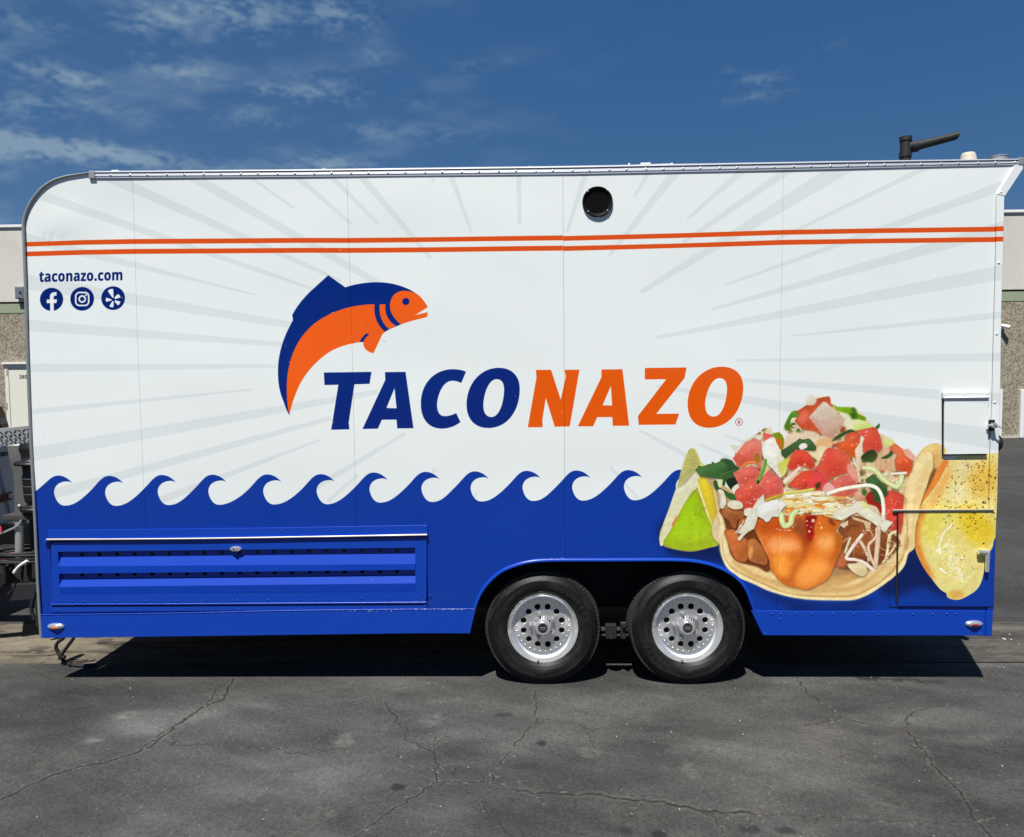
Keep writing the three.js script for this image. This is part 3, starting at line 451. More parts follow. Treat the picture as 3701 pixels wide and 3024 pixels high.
  piece(T2, [90, 920, 200, 850, 300, 790, 360, 735, 400, 755, 500, 738, 560, 800, 602, 860, 590, 912, 510, 912, 420, 900, 300, 900, 230, 960, 150, 1022, 100, 975], [[58, 98, 48], [34, 66, 28], 300, 760, 300, 980], { smooth: false, mottle: 1.5, light: [110, 150, 96], edge: [30, 56, 22] });
  piece(T2, [350, 850, 400, 808, 460, 815, 470, 860, 420, 890, 380, 900], [236, 228, 222], { blur: 1 });
  piece(T2, [180, 1140, 240, 970, 310, 900, 440, 905, 500, 958, 570, 1040, 582, 1150, 530, 1185, 400, 1135, 350, 1175, 222, 1200], [[228, 72, 48], [218, 60, 28], 330, 910, 420, 1180], { smooth: false, mottle: 0.9, edge: [236, 120, 92] });
  piece(T2, [780, 872, 850, 880, 980, 910, 1060, 970, 1092, 1080, 1070, 1200, 1010, 1250, 850, 1300, 780, 1352, 700, 1255, 595, 1180, 650, 1080, 720, 930], [[226, 92, 66], [218, 62, 38], 820, 890, 840, 1330], { mottle: 1, wet: 9, edge: [232, 108, 80] });
  piece(T2, [740, 1000, 800, 900, 850, 900, 860, 1180, 800, 1280, 720, 1160], [216, 62, 50], { blur: 8, alpha: 0.6 });
  piece(T2, [190, 1420, 290, 1300, 400, 1212, 560, 1190, 700, 1262, 775, 1372, 700, 1470, 600, 1500, 480, 1485, 330, 1465], [[224, 72, 40], [222, 56, 50], 300, 1300, 640, 1460], { smooth: false, mottle: 1, wet: 5 });
  piece(T2, [480, 1350, 600, 1200, 720, 1290, 770, 1380, 640, 1480, 520, 1460], [226, 70, 76], { blur: 6, alpha: 0.7 });
  piece(T2, [580, 1400, 640, 1360, 670, 1380, 650, 1460, 600, 1470], [80, 60, 24], { smooth: false });
  piece(T2, [800, 1372, 980, 1272, 1155, 1258, 1192, 1370, 1182, 1520, 1050, 1610, 900, 1620, 780, 1550, 860, 1470], [[226, 100, 92], [226, 104, 66], 1000, 1280, 980, 1600], { smooth: false, mottle: 0.9, edge: [236, 140, 124] });
  piece(T2, [690, 1460, 780, 1370, 880, 1480, 800, 1500, 740, 1500], [230, 170, 160], { blur: 1.5 });
  piece(T2, [1050, 1120, 1120, 1110, 1200, 1250, 1220, 1370, 1160, 1350, 1060, 1230], [222, 150, 128], { blur: 3 });
  piece(T2, [1160, 1520, 1380, 1460, 1410, 1490, 1300, 1620, 1340, 1680, 1200, 1640], [[228, 168, 144], [202, 150, 106], 1250, 1480, 1260, 1660], { mottle: 1 });
  piece(T2, [1320, 1560, 1420, 1500, 1530, 1690, 1560, 1800, 1400, 1800, 1330, 1660], [156, 34, 20], { blur: 2 });
  piece(T2, [1600, 1490, 1740, 1495, 1872, 1560, 1850, 1736, 1830, 1960, 1800, 2100, 1720, 2080, 1620, 2030, 1590, 1700], [[220, 72, 50], [216, 66, 60], 1700, 1500, 1700, 2050], { smooth: false, mottle: 1.2, wet: 16 });
  piece(T2, [1310, 1330, 1420, 1250, 1500, 1320, 1620, 1450, 1632, 1540, 1570, 1600, 1540, 1690, 1440, 1630, 1400, 1500, 1330, 1400], [[52, 98, 42], [34, 70, 30], 1380, 1280, 1560, 1640], { smooth: false, mottle: 1.6, light: [120, 160, 100] });
  piece(T2, [1250, 1490, 1300, 1460, 1340, 1510, 1300, 1570, 1260, 1540], [60, 108, 48], { smooth: false });
  strand(T2, [1290, 1160, 1440, 1190, 1580, 1330, 1740, 1430, 1810, 1400, 1840, 1290], 74, [210, 218, 156], { blur: 1 }); strand(T2, [1690, 1250, 1900, 1236], 34, [242, 232, 212], { blur: 1.5 });
  piece(T2, [1240, 710, 1270, 700, 1302, 735, 1272, 810, 1274, 930, 1232, 1050, 1222, 1200, 1256, 1380, 1212, 1372, 1182, 1180, 1160, 900, 1230, 800], [[236, 218, 194], [214, 196, 162], 1260, 720, 1210, 1360], { smooth: false, edge: [190, 166, 130] }); strand(T2, [1140, 1030, 1185, 1140], 30, [232, 214, 188]);
  piece(T2, [350, 1140, 392, 1148, 250, 1300, 130, 1392, 116, 1345], [[238, 206, 200], [234, 222, 196], 370, 1150, 140, 1380], { smooth: false });
  // the large battered shrimp
  const shrimp = [700, 560, 740, 480, 860, 430, 1000, 420, 1100, 430, 1250, 390, 1400, 380, 1600, 385, 1780, 400, 1850, 470, 1960, 480, 1910, 580, 1884, 640, 1965, 690, 1984, 760, 1962, 900, 1900, 1040, 1850, 1160, 1780, 1310, 1650, 1400, 1480, 1478, 1330, 1452, 1180, 1422, 1060, 1342, 980, 1232, 930, 1150, 920, 1060, 860, 930, 800, 800, 740, 680];
  piece(T3, shrimp, [[214, 98, 26], [240, 134, 42], 1200, 450, 1350, 1300], { mottle: 1.1, light: [255, 170, 92], dark: [206, 92, 22], edge: [196, 88, 24] });
  { const c = S.x; c.save(); way(T3, shrimp, true); c.clip();
    const soft = (p, col, b = 12, a = 0.85) => piece(T3, p, col, { blur: b, alpha: a });
    soft([1340, 560, 1460, 540, 1540, 800, 1480, 860, 1440, 1000, 1380, 1080, 1290, 1260, 1250, 1370, 1205, 1340, 1290, 1150, 1370, 980, 1390, 800], [150, 56, 14], 14, 0.9);
    soft([900, 800, 1060, 740, 1260, 760, 1360, 850, 1330, 1000, 1180, 960, 960, 940], [255, 172, 106], 16, 0.95); soft([920, 1000, 1000, 1180, 1080, 1340, 1000, 1300, 930, 1180], [200, 90, 34], 10); soft([760, 620, 840, 860, 930, 1060, 880, 980, 790, 800], [255, 176, 120], 8); soft([1640, 720, 1780, 700, 1880, 740, 1840, 880, 1700, 930, 1620, 850], [255, 176, 100], 16, 0.95); soft([1180, 960, 1330, 900, 1370, 960, 1260, 1140, 1180, 1100], [214, 104, 30], 12);
    soft([1000, 1000, 1200, 1010, 1200, 1200, 1100, 1330, 1000, 1200], [255, 168, 66], 16); soft([1060, 1290, 1160, 1330, 1300, 1420, 1420, 1460, 1300, 1470, 1120, 1400], [204, 96, 30], 9); soft([1480, 1380, 1680, 1330, 1800, 1200, 1760, 1340, 1600, 1450], [206, 100, 30], 10); soft([1400, 1150, 1700, 1040, 1800, 1150, 1700, 1330, 1480, 1440, 1300, 1400], [255, 166, 78], 18);
    soft([1880, 640, 1980, 700, 1960, 900, 1880, 1080, 1820, 1160, 1880, 900], [176, 92, 20], 10); soft([720, 560, 900, 480, 1200, 470, 1300, 620, 1000, 640, 800, 640], [190, 76, 18], 12, 0.85);
    soft([1280, 470, 1420, 460, 1440, 640, 1370, 700, 1260, 620], [148, 74, 34], 8);
    piece(T3, [1440, 440, 1500, 412, 1612, 420, 1570, 560, 1568, 690, 1520, 790, 1468, 740, 1455, 600], [[140, 24, 18], [168, 26, 18], 1500, 430, 1520, 760], { blur: 4 });
    piece(T3, [1780, 470, 1820, 460, 1880, 540, 1850, 560, 1790, 520], [150, 60, 20], { blur: 2 });
    for (let i = 0; i < 26; i++) { const [x, y] = to(T3, lerp(1010, 1310, i / 25) + artRand() * 20, 605 + Math.sin(i / 8) * 22 + (i > 18 ? -(i - 18) * 12 : 0)); c.fillStyle = css([255, 214, 196], 0.75); c.beginPath(); c.arc(x, y, 1 + artRand() * 2.2, 0, 7); c.fill(); }
    for (const [x, y, r] of [[1555, 485, 9], [1465, 490, 4.5], [1650, 518, 3.5], [1675, 585, 6], [1500, 640, 6], [1475, 555, 3], [1525, 578, 3]]) { const [px, py] = to(T3, x, y); c.fillStyle = css([250, 214, 180], 0.85); c.beginPath(); c.arc(px, py, r * 0.9, 0, 7); c.fill(); }
    c.restore(); }
  // shredded cabbage
  piece(T3, [840, 98, 852, 212, 790, 300, 760, 430, 705, 600, 620, 645, 570, 690, 490, 782, 462, 750, 520, 668, 462, 672, 560, 535, 600, 430, 680, 300, 740, 195], [[240, 240, 226], [220, 224, 182], 800, 120, 560, 680], { smooth: false, mottle: 1.1, edge: [190, 190, 150] });
  piece(T3, [180, 40, 260, 60, 300, 220, 250, 310, 205, 270, 230, 160], [228, 222, 194], { mottle: 1 }); piece(T3, [320, 230, 400, 190, 520, 220, 530, 300, 420, 320, 330, 280], [228, 218, 190], { mottle: 1.2 });
  piece(T3, [560, 330, 650, 300, 620, 400, 570, 410], [234, 226, 208]);
  piece(T3, [1080, 175, 1200, 100, 1500, 62, 1700, 60, 1730, 140, 1850, 150, 1960, 270, 2090, 290, 2140, 330, 2060, 440, 1960, 480, 1800, 440, 1600, 365, 1420, 370, 1330, 330, 1240, 310, 1130, 270], [[238, 226, 160], [232, 216, 148], 1400, 80, 1700, 440], { mottle: 1.6, light: [250, 244, 210], dark: [222, 166, 80] });
  piece(T3, [760, 265, 880, 210, 1050, 180, 1160, 250, 1100, 330, 1070, 425, 970, 430, 920, 490, 875, 505, 830, 460, 735, 400], [[238, 240, 236], [226, 228, 222], 850, 230, 900, 480], { mottle: 0.9, edge: [204, 206, 196] });
  for (const p of [[1560, 250, 1700, 225, 1760, 260, 1700, 300, 1560, 280], [1260, 195, 1340, 180, 1360, 215, 1280, 230], [1160, 310, 1260, 290, 1320, 330, 1220, 370, 1150, 370], [1340, 300, 1440, 280, 1460, 320, 1360, 340]]) piece(T3, p, [234, 138, 36], { blur: 2 });
  strand(T3, [1180, 130, 1400, 120, 1700, 100], 76, [238, 230, 204]); strand(T3, [1300, 230, 1420, 200, 1560, 200, 1760, 170], 40, [240, 232, 196]); strand(T3, [1700, 250, 1820, 250, 1950, 300], 46, [240, 232, 198]); strand(T3, [1390, 370, 1480, 330, 1640, 345, 1800, 395, 1960, 440, 2110, 380], 54, [240, 232, 192]);
  for (let i = 0; i < 60; i++) { const x = lerp(1100, 2050, artRand()), y = lerp(110, 400, artRand()), l = 60 + artRand() * 160; if (y < 60 + Math.abs(x - 1500) * 0.15) continue; strand(T3, [x, y, x + l * 0.5, y - 10 + artRand() * 24, x + l, y + (artRand() - 0.4) * 60], 8 + artRand() * 18, [[250, 246, 226], [240, 226, 170], [236, 206, 130], [228, 160, 70]][artRand() * 4 | 0], { alpha: 0.85 }); }
  strand(T3, [1100, 400, 1110, 500, 1150, 560, 1230, 520, 1250, 420, 1310, 350], 84, [212, 226, 156], { blur: 0.6 });
  strand(T3, [890, 190, 980, 150, 1080, 122], 46, [190, 166, 42]); strand(T3, [1140, 92, 1330, 70, 1560, 30], 42, [214, 206, 98]);
  piece(T3, [1940, 550, 2060, 480, 2060, 540, 2000, 592], [226, 206, 170], { smooth: false });
  piece(T4, [770, 205, 880, 200, 960, 290, 1100, 400, 1205, 470, 1300, 500, 1222, 610, 1180, 658, 1120, 600, 1000, 505, 880, 432, 790, 365, 700, 405, 560, 482, 430, 430, 440, 380, 560, 300, 720, 270], [[232, 228, 196], [226, 226, 208], 600, 380, 1150, 580], { smooth: false, mottle: 0.9, edge: [198, 192, 150] });
  piece(T4, [840, 220, 930, 230, 960, 300, 900, 310], [222, 228, 140], { blur: 2 }); piece(T4, [940, 250, 1060, 280, 1110, 360, 1100, 400, 980, 320], [216, 196, 160], { blur: 1 });
  strand(T4, [370, 96, 560, 32, 800, -12, 960, -26, 1080, 20, 1150, 150, 1172, 330, 1160, 460], 56, [242, 240, 216]);
  piece(T4, [700, 420, 860, 470, 990, 510, 980, 560, 970, 630, 925, 632, 900, 550, 880, 510, 740, 470], [214, 186, 148], { smooth: false });
  strand(T4, [1100, 590, 1080, 850, 1050, 1160], 72, [218, 190, 156]); strand(T4, [1070, 600, 1060, 720, 960, 830, 960, 920, 1000, 1050, 1035, 1130], 40, [226, 196, 172]);
  strand(T4, [840, 790, 930, 950, 950, 1100, 900, 1190], 50, [218, 192, 162]); piece(T4, [650, 1110, 780, 1095, 870, 1050, 935, 1210, 875, 1288, 780, 1262, 690, 1190], [[230, 212, 172], [222, 200, 152], 700, 1080, 850, 1280], { mottle: 1, edge: [180, 146, 100] });
  strand(T4, [860, 690, 760, 820, 690, 920, 640, 1030, 780, 1050, 900, 1100, 1030, 1205], 52, [238, 218, 200]); strand(T4, [690, 740, 650, 850, 620, 945], 36, [212, 208, 164]);
  strand(T4, [1350, 640, 1260, 690, 1230, 900, 1190, 1110], 46, [228, 214, 164]); strand(T4, [1340, 820, 1260, 960, 1160, 1090], 36, [224, 200, 152]);
  for (let i = 0; i < 26; i++) { const x = lerp(580, 1330, artRand()), y = lerp(470, 1120, artRand()), a = artRand() * 6.3, l = 30 + artRand() * 70; strand(T4, [x, y, x + Math.cos(a) * l, y + Math.sin(a) * l, x + Math.cos(a + 0.6) * l * 1.9, y + Math.sin(a + 0.6) * l * 1.9], 7 + artRand() * 9, [[232, 214, 180], [214, 182, 140], [190, 140, 92], [96, 48, 22]][artRand() * 4 | 0], { alpha: 0.7 }); }
  for (let i = 0; i < 16; i++) { const x = lerp(480, 840, artRand()), y = lerp(150, 640, artRand()); if (Math.abs(x - (820 - (y - 100) * 0.5)) > 90) continue; strand(T3, [x, y, x - 30, y + 60, x - 70, y + 110], 7 + artRand() * 9, [246, 244, 226], { alpha: 0.8 }); }
  flecks(T4, 600, 650, 1100, 1000, 20, [222, 180, 120], 0.8, 3.2);
}
function drawSide(sh) {
  S = sh; artRand = rng(sh === leftSheet ? 3 : 9);
  const c = S.x; c.fillStyle = css(WHITE); c.fillRect(0, 0, S.w, S.h);
  drawRays(); drawStripes(); drawWaves(); drawLogo();
  if (sh === rightSheet) {
    // the print carries its own soft dark blue shadow under the food
    c.save(); trace(SRC, 'M 60 1806 L 3800 1806 L 3800 2400 L 60 2400 Z'); c.clip();
    for (const p of [[2380, 1900, 2500, 1840, 2640, 1900, 2650, 2020, 2560, 2030, 2420, 2000], [3180, 2130, 3270, 1990, 3310, 1960, 3380, 2080, 3420, 2160, 3330, 2120, 3240, 2150], [2700, 2120, 2950, 2185, 3150, 2165, 3100, 2190, 2900, 2200]]) piece(SRC, p, [8, 22, 70], { blur: 16, alpha: 0.8 });
    c.restore();
    // the food is one printed photograph: painted on a layer of its own, then given the texture of crumb, pulp and crust
    const layer = canvasOf(S.w, S.h), flat = S.x; S.x = layer.getContext('2d'); drawLime(); drawFillet(); drawTaco();
    const a = to(SRC, 2370, 1415), b = to(SRC, 3625, 2185), x0 = Math.floor(a[0]), y0 = Math.floor(a[1]), w = Math.min(S.w - x0, Math.ceil(b[0] - a[0])), h = Math.min(S.h - y0, Math.ceil(b[1] - a[1])), px = S.x.getImageData(x0, y0, w, h), q = px.data;
    const hgt = new Float32Array(w * h); for (let j = 0; j < h; j++) for (let i = 0; i < w; i++) if (q[(j * w + i) * 4 + 3]) hgt[j * w + i] = vnoise(i * 0.045, j * 0.05, 1) * 0.9 + vnoise(i * 0.12 + 9, j * 0.13, 2) * 0.55 + vnoise(i * 0.33, j * 0.31, 3) * 0.26;
    for (let j = 0; j < h - 3; j++) for (let i = 0; i < w - 3; i++) { const k = j * w + i, o = k * 4; if (!q[o + 3]) continue; const e = hgt[k] - hgt[k + 2 + 3 * w], m = 1 + clamp(e, -0.3, 0.3) * 0.1 + (hgt[k] - 0.85) * 0.06; for (let n = 0; n < 3; n++) q[o + n] = clamp(q[o + n] * m, 0, 255); }
    S.x.putImageData(px, x0, y0); S.x = flat; flat.filter = 'blur(0.7px)'; flat.drawImage(layer, 0, 0); flat.filter = 'none';
  }
  // faint film of the wrap: fine grain, a few specks of grit under the vinyl
  const r = rng(77);
  for (let i = 0; i < 60; i++) { c.fillStyle = css([250, 252, 252], 0.8); c.beginPath(); c.arc(r() * S.w, r() * S.h * 0.6, 0.7 + r() * 1.3, 0, 7); c.fill(); }
  const im = c.getImageData(0, 0, S.w, S.h), d = im.data, g = rng(91);
  for (let i = 0; i < d.length; i += 4) { const n = (g() + g() - 1) * 3.4; d[i] += n; d[i + 1] += n; d[i + 2] += n; }
  c.putImageData(im, 0, 0);
  return texOf(sh.c);
}
const artLeft = drawSide(leftSheet), artRight = drawSide(rightSheet);
function artUV(g, sh) { const p = g.attributes.position, uv = new Float32Array(p.count * 2); for (let i = 0; i < p.count; i++) { uv[i * 2] = (p.getX(i) - sh.x0) * sh.k / sh.w; uv[i * 2 + 1] = 1 - (ART_TOP - p.getY(i)) * sh.k / sh.h; } g.setAttribute('uv', new THREE.BufferAttribute(uv, 2)); return g; }

// ---------------------------------------------------------------- ground
const G1 = [0, 2200, 0.8706], G2 = [1850, 2200, 0.871];
const NX0 = -3.9, NX1 = 3.9, NZ0 = ground(1850, 2396).z, NZ1 = 2.3;      // the asphalt in front, seen close
function asphaltNear() {
  const W = 2048, k = W / (NX1 - NX0), H = Math.ceil((NZ1 - NZ0) * k), c = canvasOf(W, H), x = c.getContext('2d'), b = canvasOf(W, H), bx = b.getContext('2d');
  const im = x.createImageData(W, H), bm = bx.createImageData(W, H), r = rng(12);
  for (let j = 0; j < H; j++) for (let i = 0; i < W; i++) {
    const mx = i / k, mz = j / k, o = (j * W + i) * 4;
    const big = fbm(mx * 0.9 + mz * 0.35, mz * 1.5 - mx * 0.2, 4, 3) - 0.5, mid = fbm(mx * 4, mz * 6, 4, 31) - 0.5, streak = fbm(mx * 1.1 + mz * 2.2, mz * 9 - mx * 4.5, 3, 51) - 0.5;
    const grain = hash(i, j, 7) - 0.5, g2 = vnoise(i * 0.42, j * 0.42, 9) - 0.5, stone = hash(i >> 1, j >> 1, 44);
    let v = 60 + big * 42 + mid * 24 + streak * 18 + grain * 11 + g2 * 17 + sstep(0.52, 0.74, fbm(mx * 1.1 + 4, mz * 2.6 + mx * 0.3, 5, 63)) * 15;
    if (stone > 0.972) v += 40 * hash(i >> 1, j >> 1, 45) * (0.6 + big + mid); else if (stone < 0.04) v -= 16;
    im.data[o] = v * 1.0; im.data[o + 1] = v * 0.992; im.data[o + 2] = v * 0.958; im.data[o + 3] = 255;
    const h = 128 + grain * 50 + g2 * 90 + mid * 30; bm.data[o] = bm.data[o + 1] = bm.data[o + 2] = h; bm.data[o + 3] = 255;
  }
  x.putImageData(im, 0, 0); bx.putImageData(bm, 0, 0);
  const px = (f, u, v) => { const p = ground(f[0] + u * f[2], f[1] + v * f[2]); return [(p.x - NX0) * k, (p.z - NZ0) * k]; };
  // wear: paler dusty patches and darker oil stains with ragged edges
  const stain = (f, u, v, ru, rv, col, a, n = 60) => { const [cx, cy] = px(f, u, v), [ex] = px(f, u + ru, v), [, ey] = px(f, u, v + rv); for (let i = 0; i < n; i++) { const t = r() * 6.3, q = Math.sqrt(r()); x.fillStyle = css(col, a * (0.3 + r())); x.beginPath(); x.ellipse(cx + Math.cos(t) * q * (ex - cx), cy + Math.sin(t) * q * (ey - cy), 2 + r() * 9, 1 + r() * 5, r() * 3, 0, 7); x.fill(); } };
  stain(G1, 1430, 545, 40, 34, [132, 132, 122], 0.06, 90); stain(G1, 520, 440, 50, 16, [130, 128, 118], 0.07); stain(G1, 380, 545, 50, 10, [126, 126, 118], 0.06); stain(G1, 1300, 850, 110, 40, [124, 122, 112], 0.05, 110);
  stain(G1, 1790, 455, 50, 22, [126, 126, 120], 0.05, 80); stain(G2, 740, 670, 30, 40, [122, 120, 110], 0.06); stain(G2, 500, 860, 140, 50, [116, 114, 100], 0.05, 140); stain(G2, 330, 595, 60, 20, [124, 124, 114], 0.05);
  stain(G2, 1620, 790, 200, 30, [120, 118, 112], 0.04, 140); stain(G2, 1900, 540, 150, 24, [118, 118, 112], 0.04, 120); stain(G1, 240, 640, 80, 50, [112, 110, 98], 0.05, 120); stain(G1, 40, 400, 90, 60, [110, 104, 92], 0.05, 120);
  stain(G1, 1655, 740, 20, 7, [26, 26, 26], 0.3, 40); stain(G2, 122, 558, 7, 4, [24, 24, 24], 0.4, 20); stain(G2, 440, 700, 46, 26, [44, 44, 44], 0.07, 80); stain(G2, 985, 915, 34, 6, [30, 30, 30], 0.2, 40); stain(G2, 612, 936, 26, 9, [26, 26, 26], 0.3, 40);
  stain(G2, 1480, 287, 50, 6, [30, 30, 30], 0.25, 60); stain(G2, 1620, 292, 70, 7, [34, 34, 34], 0.2, 70); stain(G2, 1740, 302, 60, 5, [34, 34, 34], 0.2, 60); stain(G1, 1130, 790, 70, 24, [50, 50, 50], 0.06, 90); stain(G1, 960, 660, 90, 40, [56, 56, 58], 0.05, 90);
  stain(G2, 1140, 920, 34, 6, [34, 34, 34], 0.16, 50); stain(G2, 470, 920, 16, 6, [34, 34, 34], 0.2, 30); stain(G1, 2090, 440, 36, 5, [40, 40, 40], 0.2, 40);
  // tar streaks from old rolling, running aslant
  for (let i = 0; i < 90; i++) { const u = r() * W, v = r() * H, l = 60 + r() * 220, a = -0.5 + r() * 0.25; x.strokeStyle = css(r() < 0.5 ? [44, 44, 44] : [104, 104, 100], 0.05 + r() * 0.05); x.lineWidth = 1 + r() * 5; x.beginPath(); x.moveTo(u, v); x.lineTo(u + Math.cos(a) * l, v - Math.sin(a) * l); x.stroke(); }
  // cracks: ragged, with crumbled edges
  const crack = (f, w, ...p) => {
    let pts = []; for (let i = 0; i < p.length; i += 2) pts.push(px(f, p[i], p[i + 1]));
    const fine = [pts[0]]; for (let i = 1; i < pts.length; i++) { const [ax, ay] = fine[fine.length - 1], [qx, qy] = pts[i], l = Math.hypot(qx - ax, qy - ay), n = Math.max(1, Math.round(l / 7)); for (let j = 1; j <= n; j++) fine.push([lerp(ax, qx, j / n) + (j < n ? (r() - 0.5) * 6 : 0), lerp(ay, qy, j / n) + (j < n ? (r() - 0.5) * 6 : 0)]); }
    for (const [q, s, wd, al] of [[x, [112, 110, 100], 7, 0.16], [x, [42, 42, 40], 4.6, 0.3], [x, [34, 34, 32], 2.6, 0.5], [x, [14, 14, 14], 1.3, 0.85], [bx, [0, 0, 0], 1.8, 1]]) for (let i = 1; i < fine.length; i++) { q.strokeStyle = css(s, al * (0.55 + r() * 0.45)); q.lineWidth = wd * w * (0.45 + r() * 0.9); q.lineCap = 'round'; q.beginPath(); q.moveTo(...fine[i - 1]); q.lineTo(...fine[i]); q.stroke(); }
    for (let i = 0; i < fine.length; i++) if (r() < 0.6) { x.fillStyle = css(r() < 0.6 ? [30, 30, 28] : [120, 116, 104], 0.55); x.beginPath(); x.ellipse(fine[i][0] + (r() - 0.5) * 14 * w, fine[i][1] + (r() - 0.5) * 12 * w, 1 + r() * 2, 1 + r(), 0, 0, 7); x.fill(); }
  };
  crack(G1, 1.7, -60, 830, 0, 795, 100, 745, 220, 690, 330, 655, 440, 640, 560, 600, 640, 560, 690, 520, 720, 490, 800, 435, 870, 395, 930, 375, 945, 340, 970, 290);
  crack(G1, 0.8, 160, 690, 300, 650, 420, 640); crack(G1, 0.9, 600, 570, 700, 500, 770, 462, 880, 372, 900, 330); crack(G1, 0.6, 720, 562, 735, 545, 700, 530);
  crack(G1, 0.7, 690, 550, 730, 562, 880, 568, 1020, 572, 1140, 575, 1190, 598, 1300, 598, 1380, 585, 1440, 578); crack(G1, 1, 1600, 390, 1640, 440, 1660, 485, 1690, 495, 1680, 545, 1740, 565, 1790, 590, 1805, 605, 1815, 660, 1810, 720, 1740, 770, 1640, 825, 1570, 880, 1480, 945, 1400, 1010);
  crack(G1, 0.6, 1740, 565, 1770, 585, 1800, 570, 1810, 530); crack(G1, 0.9, 1815, 720, 1900, 720, 2040, 715, 2125, 755); crack(G1, 0.8, 2125, 590, 2080, 640, 2040, 680, 2045, 715); crack(G1, 0.8, 2010, 790, 2030, 860, 2080, 900, 2125, 945); crack(G1, 0.5, 1820, 660, 1870, 670, 1900, 705);
  crack(G2, 0.9, 95, 330, 98, 400, 100, 470, 50, 520, 10, 570); crack(G2, 1.7, 0, 745, 100, 765, 250, 772, 350, 770, 480, 790, 600, 800, 720, 820, 800, 840, 900, 845, 1000, 850); crack(G2, 0.8, 0, 710, 90, 725, 200, 745, 250, 768);
  crack(G2, 0.8, 750, 830, 850, 870, 885, 945, 900, 1000); crack(G2, 0.6, 1000, 850, 985, 890, 985, 945); crack(G2, 1, 1180, 285, 1220, 340, 1290, 395, 1370, 450, 1450, 470, 1530, 485, 1640, 505);
  crack(G2, 1.3, 1640, 505, 1700, 580, 1760, 660, 1850, 750, 1890, 810, 1920, 880, 1990, 945, 2040, 1000); crack(G2, 0.8, 1640, 500, 1640, 450, 1690, 420, 1810, 395); crack(G2, 0.45, 1020, 850, 1200, 860, 1500, 880, 1800, 890, 2125, 860); crack(G2, 0.6, 2000, 290, 2060, 315, 2125, 350); crack(G2, 0.5, 1200, 490, 1300, 470, 1370, 455); crack(G2, 0.5, 280, 480, 320, 520, 345, 575);
  // white grit trodden into the surface
  for (let i = 0; i < 420; i++) { x.fillStyle = css([170, 168, 158], 0.3 + r() * 0.5); const s = 0.5 + r() * 1.1; x.beginPath(); x.ellipse(r() * W, r() * H, s, s * 0.8, 0, 0, 7); x.fill(); }
  return [texOf(c), texOf(b, false), H];
}
const [nearMap, nearBump] = asphaltNear();
const asphaltTile = noiseTex(1024, 1024, (i, j) => {
  const u = i / 1024, v = j / 1024, big = tileFbm(u, v, 3, 4, 5) - 0.5, mid = tileFbm(u, v, 24, 4, 15) - 0.5, g = hash(i, j, 3) - 0.5, st = hash(i >> 1, j >> 1, 8), lines = tileFbm(u * 0.25, v, 40, 3, 25) - 0.5;
  let n = 51 + big * 22 + mid * 20 + lines * 12 + g * 16; if (st > 0.97) n += 26; return [n, n * 0.992, n * 0.958];
});
asphaltTile.repeat.set(1 / 6, 1 / 6);
const grainBump = noiseTex(512, 512, (i, j) => { const n = 128 + (hash(i, j, 3) - 0.5) * 70 + (tileFbm(i / 512, j / 512, 60, 3, 4) - 0.5) * 160; return [n, n, n]; }, false);
grainBump.repeat.set(1 / 1.6, 1 / 1.6);
const concreteMap = noiseTex(2048, 512, (i, j) => {
  const u = i / 2048, v = j / 512, big = tileFbm(u, v, 4, 5, 61) - 0.5, run = tileFbm(u, v * 0.3, 12, 4, 71) - 0.5, mid = tileFbm(u, v, 90, 3, 81) - 0.5, g = hash(i, j, 6) - 0.5;
  const soil = sstep(0.56, 0.7, tileFbm(u, v * 2, 6, 5, 90)) * 34 + sstep(0.62, 0.72, tileFbm(u * 2, v, 9, 4, 97)) * 30;
  const n = 106 + big * 40 + run * 30 + mid * 44 + g * 24 - soil; return [n * 1.0, n * 0.925, n * 0.785];
});
const uvPlane = (x0, x1, z0, z1, y, metres = true, nx = 1, nz = 1) => { const g = new THREE.PlaneGeometry(x1 - x0, z1 - z0, nx, nz).rotateX(-Math.PI / 2).translate((x0 + x1) / 2, y, (z0 + z1) / 2); if (metres) { const p = g.attributes.position, uv = g.attributes.uv; for (let i = 0; i < p.count; i++) uv.setXY(i, p.getX(i), p.getZ(i)); } return g; };
const asphaltFar = std({ map: asphaltTile, roughness: 0.92, bumpMap: grainBump, bumpScale: 0.003 });
{
  const t = noiseTex(1024, 1024, (i, j) => { const u = i / 1024, v = j / 1024, n = 61 + (tileFbm(u, v, 4, 4, 205) - 0.5) * 40 + (tileFbm(u, v, 24, 4, 215) - 0.5) * 24 + (tileFbm(u, v, 120, 2, 225) - 0.5) * 18 + (hash(i, j, 33) - 0.5) * 12; return [n, n * 0.992, n * 0.958]; }); t.repeat.set(1 / 5, 1 / 5);
  structure('asphalt_pavement', uvPlane(-60, 60, NZ0, 40, -0.005), std({ map: t, roughness: 0.92, bumpMap: grainBump, bumpScale: 0.003 }));
}
structure('parking_lot', uvPlane(-400, 400, -400, 400, -0.010), asphaltFar);
{
  const g = uvPlane(NX0, NX1, NZ0, NZ1, 0, false);
  structure('asphalt_pavement', g, std({ map: nearMap, roughness: 0.9, bumpMap: nearBump, bumpScale: 0.004 }));
}
